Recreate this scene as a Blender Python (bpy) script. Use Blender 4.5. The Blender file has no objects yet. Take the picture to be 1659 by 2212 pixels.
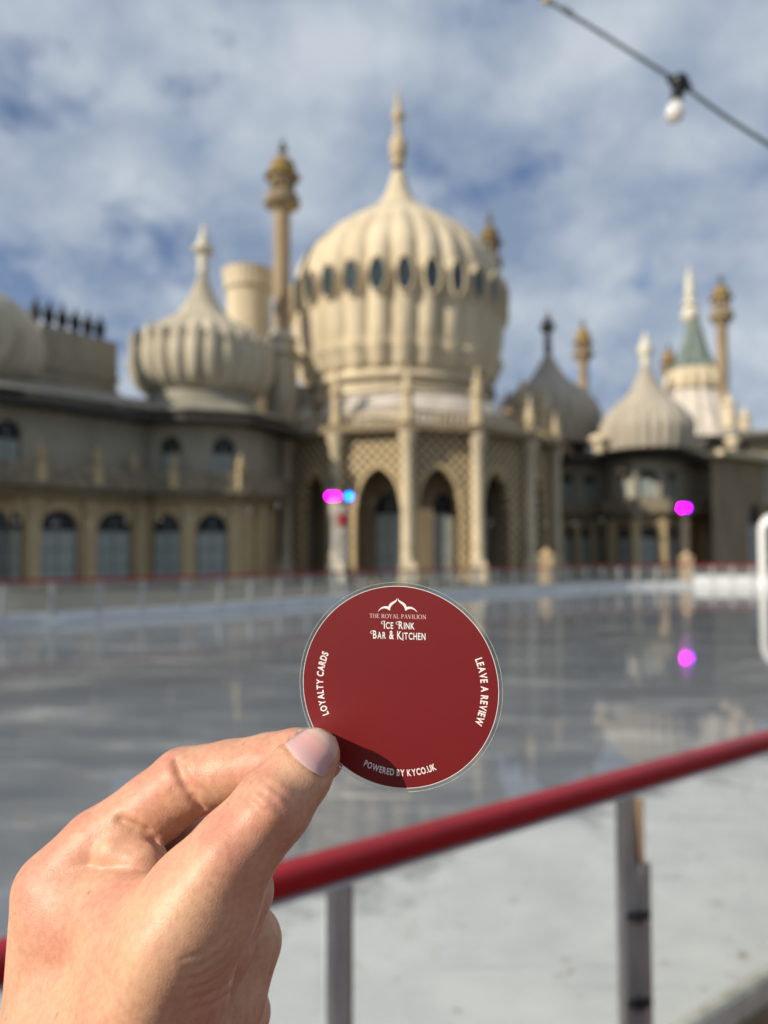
import bpy, math, random
import numpy as np
from mathutils import Vector, Matrix
random.seed(7)
C = bpy.context.scene
COL = C.collection
R = math.radians
# ------------------------------------------------------------------ camera
FPX, W0, H0, YH = 1671.0, 1659.0, 2212.0, 1185.0     # focal length and horizon in the units used to measure the photo
CAMZ = 1.9
PITCH = math.atan((YH - H0/2)/FPX)
cam_d = bpy.data.cameras.new('camera'); cam = bpy.data.objects.new('camera', cam_d); COL.objects.link(cam)
cam.location = (0, 0, CAMZ); cam.rotation_euler = (math.pi/2 + PITCH, 0, 0)
cam_d.sensor_fit = 'VERTICAL'; cam_d.sensor_height = 36.0; cam_d.lens = 36.0*FPX/H0
cam_d.clip_start = 0.02; cam_d.clip_end = 3000
cam_d.dof.use_dof = True; cam_d.dof.focus_distance = 0.266; cam_d.dof.aperture_fstop = 7.3
C.camera = cam
# ------------------------------------------------------------------ sun, sky, exposure
SUN_A, SUN_E = R(56), R(27)
SUN = Vector((-math.sin(SUN_A)*math.cos(SUN_E), -math.cos(SUN_A)*math.cos(SUN_E), math.sin(SUN_E)))
sd = bpy.data.lights.new('sun', 'SUN'); sd.energy = 5.0; sd.angle = R(0.6); sd.color = (1.0, 0.90, 0.74)
so = bpy.data.objects.new('sun', sd); COL.objects.link(so); so.rotation_euler = SUN.to_track_quat('Z', 'Y').to_euler()
C.view_settings.view_transform = 'Standard'; C.view_settings.look = 'None'
C.view_settings.exposure = 0.0; C.view_settings.gamma = 1.0
wd = bpy.data.worlds.new('World'); C.world = wd; wd.use_nodes = True
def world():
    nt = wd.node_tree; N = nt.nodes; L = nt.links
    for n in list(N): N.remove(n)
    out = N.new('ShaderNodeOutputWorld'); bg = N.new('ShaderNodeBackground'); bg.inputs[1].default_value = 0.1
    L.new(bg.outputs[0], out.inputs[0])
    sky = N.new('ShaderNodeTexSky'); sky.sky_type = 'NISHITA'; sky.sun_disc = False
    sky.sun_elevation = SUN_E; sky.sun_rotation = math.atan2(SUN.x, SUN.y) % (2*math.pi)
    sky.air_density = 1.0; sky.dust_density = 0.6; sky.ozone_density = 2.0
    tc = N.new('ShaderNodeTexCoord'); sp = N.new('ShaderNodeSeparateXYZ'); L.new(tc.outputs['Generated'], sp.inputs[0])
    def math_(op, a, b=None, c=None):
        m = N.new('ShaderNodeMath'); m.operation = op
        for i, v in enumerate((a, b, c)):
            if v is None: continue
            if isinstance(v, (int, float)): m.inputs[i].default_value = v
            else: L.new(v, m.inputs[i])
        return m.outputs[0]
    zz = math_('ADD', math_('MAXIMUM', sp.outputs[2], 0.0), 0.55)
    cx = math_('DIVIDE', sp.outputs[0], zz); cy = math_('DIVIDE', sp.outputs[1], zz)
    cb = N.new('ShaderNodeCombineXYZ'); L.new(cx, cb.inputs[0]); L.new(cy, cb.inputs[1]); cb.inputs[2].default_value = 3.7
    n1 = N.new('ShaderNodeTexNoise'); n1.inputs['Scale'].default_value = 8.0; n1.inputs['Detail'].default_value = 8
    n1.inputs['Roughness'].default_value = 0.50; n1.inputs['Distortion'].default_value = 0.1; L.new(cb.outputs[0], n1.inputs['Vector'])
    n3 = N.new('ShaderNodeTexNoise'); n3.inputs['Scale'].default_value = 3.0; n3.inputs['Detail'].default_value = 2; L.new(cb.outputs[0], n3.inputs['Vector'])
    s = math_('ADD', math_('MULTIPLY', n1.outputs[0], 0.75), math_('MULTIPLY', n3.outputs[0], 0.25))
    s = math_('ADD', s, math_('MULTIPLY', cx, 0.085))          # the cloud sheet thins towards the left
    r1 = N.new('ShaderNodeValToRGB'); e = r1.color_ramp.elements
    e[0].position = 0.345; e[0].color = (0.22, 0.22, 0.22, 1); e[1].position = 0.445; e[1].color = (0.97, 0.97, 0.97, 1)
    L.new(s, r1.inputs[0])
    n2 = N.new('ShaderNodeTexNoise'); n2.inputs['Scale'].default_value = 7.5; n2.inputs['Detail'].default_value = 5
    mp = N.new('ShaderNodeMapping'); mp.inputs['Location'].default_value = (5, 2, 9); L.new(cb.outputs[0], mp.inputs[0]); L.new(mp.outputs[0], n2.inputs['Vector'])
    r2 = N.new('ShaderNodeValToRGB'); e = r2.color_ramp.elements
    e[0].position = 0.32; e[0].color = (0.25, 0.33, 0.47, 1); e[1].position = 0.68; e[1].color = (0.60, 0.66, 0.73, 1)
    L.new(n2.outputs[0], r2.inputs[0])
    sc = N.new('ShaderNodeVectorMath'); sc.operation = 'SCALE'; sc.inputs['Scale'].default_value = 9.6; L.new(r2.outputs[0], sc.inputs[0])
    mx = N.new('ShaderNodeMix'); mx.data_type = 'RGBA'; L.new(r1.outputs[0], mx.inputs['Factor'])
    sk = N.new('ShaderNodeMix'); sk.data_type = 'RGBA'; sk.blend_type = 'MULTIPLY'; sk.inputs['Factor'].default_value = 1.0
    L.new(sky.outputs[0], sk.inputs[6]); sk.inputs[7].default_value = (0.72, 0.80, 1.0, 1)
    L.new(sk.outputs[2], mx.inputs[6]); L.new(sc.outputs[0], mx.inputs[7]); L.new(mx.outputs[2], bg.inputs[0])
world()
# ------------------------------------------------------------------ helpers
_cp, _sp = math.cos(PITCH), math.sin(PITCH)
def ray(px, py):
    xc, yc = (px - W0/2)/FPX, (H0/2 - py)/FPX
    return Vector((xc, _cp - yc*_sp, _sp + yc*_cp))
def at(px, py, Y):
    d = ray(px, py); return Vector((0, 0, CAMZ)) + d*(Y/d.y)
def atg(px, Y, z=0.0):                       # plan position of a picture column at distance Y, given height
    v = at(px, YH, Y); return Vector((v.x, Y, z))
def zof(py, Y): return at(W0/2, py, Y).z
WL = {}
def wloc(o): return WL.get(o.name, Vector((0, 0, 0)))
def tag(o, label=None, cat=None, group=None, kind=None):
    if label: o['label'] = label
    if cat: o['category'] = cat
    if group: o['group'] = group
    if kind: o['kind'] = kind
    return o
def empty(name, loc, *a, **k):
    o = bpy.data.objects.new(name, None); o.location = loc; o.empty_display_size = 0.2; COL.objects.link(o); WL[o.name] = Vector(loc)
    return tag(o, *a, **k)
def place(name, mesh, parent=None, loc=(0, 0, 0), rz=0.0, scale=None, rot=None):
    o = bpy.data.objects.new(name, mesh); COL.objects.link(o)
    loc = Vector(loc); WL[o.name] = loc
    if rot is not None: o.rotation_mode = 'QUATERNION'; o.rotation_quaternion = rot
    else: o.rotation_euler.z = rz
    if scale: o.scale = scale
    if parent is not None:
        o.parent = parent; o.location = loc - wloc(parent)
    else: o.location = loc
    return o
class MB:
    def __init__(s): s.v = []; s.f = []; s.uv = {}
    def add(s, vs, fs):
        n = len(s.v); s.v += [tuple(v) for v in vs]; s.f += [tuple(i + n for i in f) for f in fs]; return s
    def box(s, c, d, rz=0.0, up=None):
        cx, cy, cz = c; a, b, h = d[0]/2, d[1]/2, d[2]/2; cs, sn = math.cos(rz), math.sin(rz)
        vs = []
        for z in (-h, h):
            for x, y in ((-a, -b), (a, -b), (a, b), (-a, b)): vs.append((cx + x*cs - y*sn, cy + x*sn + y*cs, cz + z))
        return s.add(vs, [(0, 3, 2, 1), (4, 5, 6, 7), (0, 1, 5, 4), (1, 2, 6, 5), (2, 3, 7, 6), (3, 0, 4, 7)])
    def tube(s, pts, r, n=10, cap=True):
        pts = [Vector(p) for p in pts]; rs = r if isinstance(r, (list, tuple)) else [r]*len(pts)
        rings = []; ref = None
        for i, p in enumerate(pts):
            t = (pts[min(i+1, len(pts)-1)] - pts[max(i-1, 0)]).normalized()
            if ref is None: ref = t.orthogonal().normalized()
            ref = (ref - t*ref.dot(t)).normalized(); b = t.cross(ref)
            rings.append([p + (ref*math.cos(2*math.pi*k/n) + b*math.sin(2*math.pi*k/n))*rs[i] for k in range(n)])
        vs = [v for q in rings for v in q]; fs = []
        for i in range(len(pts)-1):
            for k in range(n): fs.append((i*n+k, i*n+(k+1) % n, (i+1)*n+(k+1) % n, (i+1)*n+k))
        if cap: fs.append(tuple(range(n-1, -1, -1))); fs.append(tuple((len(pts)-1)*n+k for k in range(n)))
        return s.add(vs, fs)
    def lathe(s, prof, c=(0, 0, 0), n=32, flute=None, a0=0.0, a1=2*math.pi):
        full = abs(a1 - a0 - 2*math.pi) < 1e-6; m = n if full else n+1; vs = []
        for (r, z) in prof:
            for k in range(m):
                a = a0 + (a1-a0)*k/n; q = r*(flute(a, z, r) if flute else 1)
                vs.append((c[0]+q*math.cos(a), c[1]+q*math.sin(a), c[2]+z))
        fs = []
        for i in range(len(prof)-1):
            for k in range(n):
                k2 = (k+1) % m
                fs.append((i*m+k, i*m+k2, (i+1)*m+k2, (i+1)*m+k))
        return s.add(vs, fs)
    def prism(s, poly, z0, z1):
        n = len(poly); vs = [(x, y, z0) for x, y in poly] + [(x, y, z1) for x, y in poly]
        fs = [tuple(range(n-1, -1, -1)), tuple(range(n, 2*n))] + [(k, (k+1) % n, n+(k+1) % n, n+k) for k in range(n)]
        return s.add(vs, fs)
    def ell(s, c, r, n=12, m=8, rz=0.0):
        vs = []; fs = []; cs, sn = math.cos(rz), math.sin(rz)
        for i in range(m+1):
            t = math.pi*i/m
            for k in range(n):
                a = 2*math.pi*k/n; x, y = r[0]*math.sin(t)*math.cos(a), r[1]*math.sin(t)*math.sin(a)
                vs.append((c[0]+x*cs-y*sn, c[1]+x*sn+y*cs, c[2]+r[2]*math.cos(t)))
        for i in range(m):
            for k in range(n): fs.append((i*n+k, (i+1)*n+k, (i+1)*n+(k+1) % n, i*n+(k+1) % n))
        return s.add(vs, fs)
    def mesh(s, name, mat, smooth=True, origin=(0, 0, 0), sharp=35):
        o = Vector(origin); me = bpy.data.meshes.new(name)
        me.from_pydata([tuple(Vector(v) - o) for v in s.v], [], s.f); me.validate()
        if mat: me.materials.append(mat)
        if smooth:
            me.polygons.foreach_set('use_smooth', [True]*len(me.polygons)); me.set_sharp_from_angle(angle=R(sharp))
        me.update(); return me
    def build(s, name, mat, parent=None, origin=None, smooth=True, sharp=35):
        if origin is None: origin = wloc(parent) if parent is not None else (0, 0, 0)
        return place(name, s.mesh(name, mat, smooth, origin, sharp), parent, origin)
# ------------------------------------------------------------------ materials
def mat(name, col, rough=0.7, metal=0.0, var=0.0, vscale=3.0, bump=0.0, bscale=20.0, col2=None, spec=0.5, coat=0.0, streak=False, emit=None):
    m = bpy.data.materials.new(name); m.use_nodes = True; nt = m.node_tree; N = nt.nodes; L = nt.links
    b = N['Principled BSDF']; b.inputs['Base Color'].default_value = (*col, 1); b.inputs['Roughness'].default_value = rough
    b.inputs['Metallic'].default_value = metal; b.inputs['Specular IOR Level'].default_value = spec; b.inputs['Coat Weight'].default_value = coat
    if emit: b.inputs['Emission Color'].default_value = (*emit[0], 1); b.inputs['Emission Strength'].default_value = emit[1]
    tc = N.new('ShaderNodeTexCoord')
    if var or col2:
        n = N.new('ShaderNodeTexNoise'); n.inputs['Scale'].default_value = vscale; n.inputs['Detail'].default_value = 6; n.inputs['Roughness'].default_value = 0.65
        if streak:
            mp = N.new('ShaderNodeMapping'); mp.inputs['Scale'].default_value = (1, 1, 0.22); L.new(tc.outputs['Object'], mp.inputs[0]); L.new(mp.outputs[0], n.inputs['Vector'])
        else: L.new(tc.outputs['Object'], n.inputs['Vector'])
        r = N.new('ShaderNodeValToRGB'); r.color_ramp.elements[0].position = 0.35; r.color_ramp.elements[1].position = 0.68
        c2 = col2 or tuple(c*(1-var) for c in col)
        r.color_ramp.elements[0].color = (*c2, 1); r.color_ramp.elements[1].color = (*col, 1)
        L.new(n.outputs[0], r.inputs[0]); L.new(r.outputs[0], b.inputs['Base Color'])
    if bump:
        n = N.new('ShaderNodeTexNoise'); n.inputs['Scale'].default_value = bscale; n.inputs['Detail'].default_value = 5; L.new(tc.outputs['Object'], n.inputs['Vector'])
        bp = N.new('ShaderNodeBump'); bp.inputs['Strength'].default_value = bump; bp.inputs['Distance'].default_value = 0.02; L.new(n.outputs[0], bp.inputs['Height']); L.new(bp.outputs[0], b.inputs['Normal'])
    return m
M = {}
M['cream'] = mat('cream_stucco', (0.72, 0.615, 0.435), 0.78, col2=(0.48, 0.40, 0.27), vscale=0.8, streak=True, bump=0.2)
M['cream2'] = mat('weathered_cream', (0.60, 0.53, 0.40), 0.8, col2=(0.34, 0.30, 0.22), vscale=0.9, streak=True, bump=0.2)
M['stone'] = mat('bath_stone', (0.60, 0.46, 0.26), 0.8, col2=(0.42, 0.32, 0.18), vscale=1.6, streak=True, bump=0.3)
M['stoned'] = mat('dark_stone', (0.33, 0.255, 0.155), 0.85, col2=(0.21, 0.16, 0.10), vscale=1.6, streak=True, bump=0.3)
M['wall'] = mat('grey_render', (0.42, 0.385, 0.30), 0.85, col2=(0.32, 0.29, 0.22), vscale=0.7, streak=True)
M['dome_grey'] = mat('warm_grey_dome', (0.46, 0.41, 0.33), 0.8, col2=(0.34, 0.30, 0.24), vscale=1.2, streak=True)
M['roof'] = mat('lead_roof', (0.30, 0.28, 0.225), 0.8, col2=(0.23, 0.215, 0.17), vscale=1.0)
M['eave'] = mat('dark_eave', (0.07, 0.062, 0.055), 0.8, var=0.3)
M['trim'] = mat('balcony_stone', (0.33, 0.275, 0.185), 0.85, col2=(0.16, 0.135, 0.095), vscale=2)
M['pale'] = mat('pale_canopy_lead', (0.66, 0.60, 0.53), 0.75, col2=(0.44, 0.39, 0.33), vscale=1.4, bump=0.4, bscale=6)
M['ochre'] = mat('ochre_lichen_stone', (0.30, 0.205, 0.055), 0.85, col2=(0.20, 0.14, 0.05), vscale=2.5)
M['shaft'] = mat('minaret_stone', (0.40, 0.30, 0.19), 0.85, col2=(0.27, 0.20, 0.12), vscale=1.5, streak=True)
M['fin'] = mat('finial_stone', (0.60, 0.48, 0.30), 0.8, var=0.3, vscale=4)
M['finw'] = mat('white_finial', (0.72, 0.68, 0.55), 0.8, var=0.2, vscale=4)
M['findark'] = mat('dark_finial_iron', (0.16, 0.14, 0.12), 0.7)
M['copper'] = mat('green_copper', (0.19, 0.25, 0.22), 0.6, col2=(0.10, 0.13, 0.115), vscale=1.5, streak=True)
M['glass'] = mat('dark_window_glass', (0.012, 0.016, 0.020), 0.25, spec=0.25)
M['dglass'] = mat('dome_window_glass', (0.03, 0.045, 0.05), 0.10, spec=0.6)
M['post'] = mat('grey_painted_post', (0.50, 0.50, 0.47), 0.5, var=0.2)
M['shutter'] = mat('blue_grey_shutter', (0.40, 0.45, 0.42), 0.6, var=0.2)
M['bars'] = mat('window_bars', (0.20, 0.20, 0.18), 0.6)
M['iron'] = mat('black_iron', (0.015, 0.015, 0.018), 0.55)
M['steel'] = mat('brushed_steel', (0.47, 0.465, 0.43), 0.45, 0.12, col2=(0.28, 0.265, 0.23), vscale=14, streak=True)
M['alu'] = mat('aluminium', (0.78, 0.78, 0.78), 0.4, 0.25, var=0.2)
M['kick'] = mat('white_kick_board', (0.86, 0.87, 0.86), 0.45, var=0.12, vscale=1.2)
M['kickold'] = mat('grimy_kick_board', (0.66, 0.64, 0.55), 0.55, col2=(0.36, 0.32, 0.22), vscale=7)
M['red'] = mat('red_rail_plastic', (0.38, 0.003, 0.011), 0.34, col2=(0.24, 0.002, 0.007), vscale=5, coat=0.12, bump=0.1, bscale=9)
M['wood'] = mat('brown_weathered_ply', (0.30, 0.20, 0.11), 0.8, col2=(0.15, 0.10, 0.06), vscale=9, streak=True)
M['deck'] = mat('red_brown_deck', (0.16, 0.055, 0.04), 0.85, var=0.35, vscale=6, bump=0.4)
M['white'] = mat('white_powder_coat', (0.82, 0.82, 0.80), 0.35)
M['cable'] = mat('green_black_cable', (0.018, 0.032, 0.028), 0.45)
M['rubber'] = mat('black_rubber', (0.008, 0.010, 0.010), 0.35)
M['redlamp'] = mat('red_casing', (0.30, 0.004, 0.012), 0.4)
M['mag'] = mat('magenta_lamp', (0.1, 0, 0.1), 0.4, emit=((1.0, 0.0, 1.0), 42))
M['pink'] = mat('pink_lamp', (0.1, 0, 0.1), 0.4, emit=((1.0, 0.0, 0.35), 30))
M['vio'] = mat('violet_lamp', (0.1, 0, 0.1), 0.4, emit=((0.35, 0.0, 1.0), 26))
M['blue'] = mat('blue_lamp', (0.0, 0, 0.1), 0.4, emit=((0.0, 0.10, 1.0), 30))
M['stone_lit'] = mat('pedestal_stone', (0.60, 0.44, 0.26), 0.8, var=0.3)

def lattice_mat():  # holes are not cut; the dark inside them is painted into the colour
    m = bpy.data.materials.new('painted_hole_lattice'); m.use_nodes = True; nt = m.node_tree; N = nt.nodes; L = nt.links
    b = N['Principled BSDF']; b.inputs['Roughness'].default_value = 0.85
    uv = N.new('ShaderNodeTexCoord'); sp = N.new('ShaderNodeSeparateXYZ'); L.new(uv.outputs['UV'], sp.inputs[0])
    def mt(op, a, c=None):
        q = N.new('ShaderNodeMath'); q.operation = op
        for i, v in enumerate((a, c)):
            if v is None: continue
            if isinstance(v, (int, float)): q.inputs[i].default_value = v
            else: L.new(v, q.inputs[i])
        return q.outputs[0]
    s1 = mt('ADD', sp.outputs[0], sp.outputs[1]); s2 = mt('SUBTRACT', sp.outputs[0], sp.outputs[1])
    k = 5.6
    g = mt('MULTIPLY', mt('ABSOLUTE', mt('SINE', mt('MULTIPLY', s1, k))), mt('ABSOLUTE', mt('SINE', mt('MULTIPLY', s2, k))))
    r = N.new('ShaderNodeValToRGB'); e = r.color_ramp.elements; e[0].position = 0.22; e[0].color = (0.66, 0.51, 0.30, 1); e[1].position = 0.45; e[1].color = (0.05, 0.038, 0.02, 1)
    L.new(g, r.inputs[0]); L.new(r.outputs[0], b.inputs['Base Color'])
    bp = N.new('ShaderNodeBump'); bp.inputs['Strength'].default_value = 0.8; bp.inputs['Distance'].default_value = -0.08; L.new(g, bp.inputs['Height']); L.new(bp.outputs[0], b.inputs['Normal'])
    return m
M['lattice'] = lattice_mat()

def pane_mat(name, haze, spots):
    m = bpy.data.materials.new(name); m.use_nodes = True; nt = m.node_tree; N = nt.nodes; L = nt.links
    for n in list(N): N.remove(n)
    out = N.new('ShaderNodeOutputMaterial'); tr = N.new('ShaderNodeBsdfTransparent'); df = N.new('ShaderNodeBsdfDiffuse'); tl = N.new('ShaderNodeBsdfTranslucent'); gl = N.new('ShaderNodeBsdfGlossy')
    gl.inputs['Roughness'].default_value = 0.08; tr.inputs[0].default_value = (0.97, 0.98, 0.97, 1)
    tc = N.new('ShaderNodeTexCoord'); n = N.new('ShaderNodeTexNoise'); n.inputs['Scale'].default_value = 2.2; n.inputs['Detail'].default_value = 5; L.new(tc.outputs['Object'], n.inputs['Vector'])
    n2 = N.new('ShaderNodeTexNoise'); n2.inputs['Scale'].default_value = 260; n2.inputs['Detail'].default_value = 2; L.new(tc.outputs['Object'], n2.inputs['Vector'])
    bp = N.new('ShaderNodeBump'); bp.inputs['Strength'].default_value = 1.0; bp.inputs['Distance'].default_value = 0.006; L.new(n2.outputs[0], bp.inputs['Height'])
    cr = N.new('ShaderNodeValToRGB'); e = cr.color_ramp.elements; e[0].position = 0.66; e[1].position = 0.74
    e[0].color = (0.86, 0.88, 0.86, 1); e[1].color = (0.42, 0.34, 0.22, 1)
    n3 = N.new('ShaderNodeTexNoise'); n3.inputs['Scale'].default_value = 8; n3.inputs['Detail'].default_value = 3; L.new(tc.outputs['Object'], n3.inputs['Vector']); L.new(n3.outputs[0], cr.inputs[0])
    for sh in (df, tl):
        L.new(bp.outputs[0], sh.inputs['Normal'])
        if spots: L.new(cr.outputs[0], sh.inputs['Color'])
        else: sh.inputs['Color'].default_value = (0.8, 0.8, 0.8, 1)
    m1 = N.new('ShaderNodeMixShader'); m1.inputs[0].default_value = 0.35; L.new(df.outputs[0], m1.inputs[1]); L.new(tl.outputs[0], m1.inputs[2])
    mr = N.new('ShaderNodeMapRange'); mr.inputs[1].default_value = 0.3; mr.inputs[2].default_value = 0.7; mr.inputs[3].default_value = haze*0.85; mr.inputs[4].default_value = min(1, haze*1.15); L.new(n.outputs[0], mr.inputs[0])
    m2 = N.new('ShaderNodeMixShader'); L.new(mr.outputs[0], m2.inputs[0]); L.new(tr.outputs[0], m2.inputs[1]); L.new(m1.outputs[0], m2.inputs[2])
    fr = N.new('ShaderNodeFresnel'); fr.inputs[0].default_value = 1.4
    ge = N.new('ShaderNodeNewGeometry'); fb = N.new('ShaderNodeMath'); fb.operation = 'SUBTRACT'; fb.use_clamp = True; L.new(fr.outputs[0], fb.inputs[0]); L.new(ge.outputs['Backfacing'], fb.inputs[1])
    m3 = N.new('ShaderNodeMixShader'); L.new(fb.outputs[0], m3.inputs[0]); L.new(m2.outputs[0], m3.inputs[1]); L.new(gl.outputs[0], m3.inputs[2])
    L.new(m3.outputs[0], out.inputs[0]); return m
M['pane'] = pane_mat('dusty_acrylic', 0.16, True)
M['pane_far'] = pane_mat('clear_acrylic', 0.12, False)

def ice_mat():
    m = bpy.data.materials.new('wet_ice'); m.use_nodes = True; nt = m.node_tree; N = nt.nodes; L = nt.links
    b = N['Principled BSDF']; tc = N.new('ShaderNodeTexCoord')
    def noise(sc, det, mapscale=None, rough=0.6, rot=0):
        n = N.new('ShaderNodeTexNoise'); n.inputs['Scale'].default_value = sc; n.inputs['Detail'].default_value = det; n.inputs['Roughness'].default_value = rough
        mp = N.new('ShaderNodeMapping'); mp.inputs['Scale'].default_value = mapscale or (1, 1, 1); mp.inputs['Rotation'].default_value = (0, 0, rot)
        L.new(tc.outputs['Object'], mp.inputs[0]); L.new(mp.outputs[0], n.inputs['Vector']); return n.outputs[0]
    a = noise(0.8, 8, (0.5, 1.3, 1), 0.68, 0.3)
    r = N.new('ShaderNodeValToRGB'); e = r.color_ramp.elements
    e[0].position = 0.36; e[0].color = (0.14, 0.16, 0.185, 1); e[1].position = 0.68; e[1].color = (0.40, 0.415, 0.41, 1)
    e2 = r.color_ramp.elements.new(0.55); e2.color = (0.205, 0.222, 0.235, 1)
    L.new(a, r.inputs[0])
    # brownish scuffs
    s = noise(2.6, 3, (1, 1, 1), 0.6); rs = N.new('ShaderNodeValToRGB'); rs.color_ramp.elements[0].position = 0.66; rs.color_ramp.elements[1].position = 0.76; L.new(s, rs.inputs[0])
    mx = N.new('ShaderNodeMix'); mx.data_type = 'RGBA'; L.new(rs.outputs[0], mx.inputs['Factor']); L.new(r.outputs[0], mx.inputs[6]); mx.inputs[7].default_value = (0.25, 0.20, 0.13, 1)
    # dry white frosted margin along the near barrier, ragged edge towards the melted middle
    sx = N.new('ShaderNodeSeparateXYZ'); L.new(tc.outputs['Object'], sx.inputs[0])
    def mt(op, p, q):
        m_ = N.new('ShaderNodeMath'); m_.operation = op
        for i, v in enumerate((p, q)):
            if isinstance(v, (int, float)): m_.inputs[i].default_value = v
            else: L.new(v, m_.inputs[i])
        return m_.outputs[0]
    dist = mt('DIVIDE', mt('SUBTRACT', mt('SUBTRACT', sx.outputs[1], 2.06), mt('MULTIPLY', sx.outputs[0], 0.743)), 1.246)
    dn = mt('ADD', dist, mt('MULTIPLY', mt('SUBTRACT', noise(1.5, 7, (1, 1, 1), 0.62), 0.5), 3.2))
    mg = N.new('ShaderNodeMapRange'); mg.interpolation_type = 'SMOOTHSTEP'; mg.inputs[1].default_value = 1.75; mg.inputs[2].default_value = 2.45; mg.inputs[3].default_value = 1.0; mg.inputs[4].default_value = 0.0; L.new(dn, mg.inputs[0])
    wr = N.new('ShaderNodeValToRGB'); e = wr.color_ramp.elements; e[0].position = 0.30; e[0].color = (0.58, 0.60, 0.59, 1); e[1].position = 0.60; e[1].color = (0.74, 0.755, 0.73, 1); L.new(noise(1.7, 7, (1, 1, 1), 0.7), wr.inputs[0])
    st = N.new('ShaderNodeValToRGB'); e = st.color_ramp.elements; e[0].position = 0.635; e[0].color = (0, 0, 0, 1); e[1].position = 0.72; e[1].color = (0.85, 0.85, 0.85, 1); L.new(noise(7.5, 3, (1, 1, 1), 0.55, 0.5), st.inputs[0])
    wm = N.new('ShaderNodeMix'); wm.data_type = 'RGBA'; L.new(st.outputs[0], wm.inputs['Factor']); L.new(wr.outputs[0], wm.inputs[6]); wm.inputs[7].default_value = (0.27, 0.22, 0.14, 1)
    fm = N.new('ShaderNodeMix'); fm.data_type = 'RGBA'; L.new(mg.outputs[0], fm.inputs['Factor']); L.new(mx.outputs[2], fm.inputs[6]); L.new(wm.outputs[2], fm.inputs[7])
    sk1 = N.new('ShaderNodeValToRGB'); e = sk1.color_ramp.elements; e[0].position = 0.60; e[0].color = (0, 0, 0, 1); e[1].position = 0.66; e[1].color = (0.5, 0.5, 0.5, 1); L.new(noise(5, 5, (0.12, 2.2, 1), 0.6, 0.75), sk1.inputs[0])
    sk2 = N.new('ShaderNodeMix'); sk2.data_type = 'RGBA'; L.new(sk1.outputs[0], sk2.inputs['Factor']); L.new(fm.outputs[2], sk2.inputs[6]); sk2.inputs[7].default_value = (0.50, 0.52, 0.51, 1)
    L.new(sk2.outputs[2], b.inputs['Base Color'])
    c = noise(1.2, 5, (0.6, 1.2, 1)); mr = N.new('ShaderNodeMapRange'); mr.inputs[1].default_value = 0.35; mr.inputs[2].default_value = 0.65; mr.inputs[3].default_value = 0.015; mr.inputs[4].default_value = 0.075
    L.new(c, mr.inputs[0]); L.new(mt('ADD', mr.outputs[0], mt('MULTIPLY', mg.outputs[0], 0.4)), b.inputs['Roughness'])
    b.inputs['IOR'].default_value = 1.33
    w = noise(1.6, 3); bp = N.new('ShaderNodeBump'); bp.inputs['Strength'].default_value = 0.12; bp.inputs['Distance'].default_value = 0.005; L.new(w, bp.inputs['Height']); L.new(bp.outputs[0], b.inputs['Normal'])
    return m
M['ice'] = ice_mat()
# ------------------------------------------------------------------ ground, rink
def sheet(name, poly, z, m, **k):
    mb = MB(); mb.add([(x, y, z) for x, y in poly], [tuple(range(len(poly)))]); o = mb.build(name, m, smooth=False); tag(o, kind='structure', **k); return o
M['ground'] = mat('park_path_ground', (0.10, 0.09, 0.075), 0.9, col2=(0.06, 0.065, 0.04), vscale=0.4, bump=0.3)
sheet('ground', [(-600, -600), (600, -600), (600, 900), (-600, 900)], -0.06, M['ground'])
# far side of the rink, measured along its foot
far_px = [(-900, 1560), (-620, 1474), (-420, 1428), (-260, 1398), (-130, 1378), (0, 1352), (150, 1343), (300, 1334), (450, 1325), (600, 1313), (750, 1303), (900, 1294), (1050, 1285), (1200, 1277), (1350, 1270), (1490, 1267)]
def foot(px, py): Y = CAMZ*FPX/(py-YH)*1.0; v = at(px, py, Y); k = CAMZ/(CAMZ - v.z); return Vector((v.x*k, v.y*k, 0))
far = [foot(*p) for p in far_px]
near_line = lambda x: 2.06 + 0.743*x
corner = far[-1]; YR = corner.y
poly = [(p.x, p.y) for p in far] + [(26, YR), (26, near_line(26)+0.02), (-2.6, near_line(-2.6)+0.02), (far[0].x, -3.5)]
sheet('ice', poly, 0.0, M['ice'])
nv = Vector((0.6, -0.8, 0)).normalized()
sheet('deck', [(26, near_line(26)-0.14), (26, near_line(26)-6), (6, -6), (-8, -6), (-2.75, near_line(-2.75)-0.14)], -0.02, M['deck'])

def resample(pts, step):
    out = [pts[0].copy()]; acc = 0
    for a, b in zip(pts, pts[1:]):
        L_ = (b-a).length; d = step - acc
        while d <= L_: out.append(a.lerp(b, d/L_)); d += step
        acc = (L_ - (d - step))
    return out
def smooth_pts(pts, n=6):
    out = []
    for i in range(len(pts)-1):
        p0, p1, p2, p3 = pts[max(i-1, 0)], pts[i], pts[i+1], pts[min(i+2, len(pts)-1)]
        for k in range(n):
            t = k/n; out.append(0.5*((2*p1) + (p2-p0)*t + (2*p0-5*p1+4*p2-p3)*t*t + (3*p1-p0-3*p2+p3)*t**3))
    out.append(pts[-1]); return out
def ribbon(mb, pts, half, z0, z1, off=0.0):          # an upright slab following a plan curve
    n = len(pts); vs = []
    for i, p in enumerate(pts):
        t = (pts[min(i+1, n-1)] - pts[max(i-1, 0)]).normalized(); q = Vector((-t.y, t.x, 0))
        a = p + q*(off+half); b = p + q*(off-half)
        vs += [(a.x, a.y, z0), (a.x, a.y, z1), (b.x, b.y, z1), (b.x, b.y, z0)]
    fs = []
    for i in range(n-1):
        for k in range(4): fs.append((4*i+k, 4*i+(k+1) % 4, 4*i+4+(k+1) % 4, 4*i+4+k))
    fs += [(0, 3, 2, 1), tuple(4*n-4+k for k in range(4))]
    mb.add(vs, fs)
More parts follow.
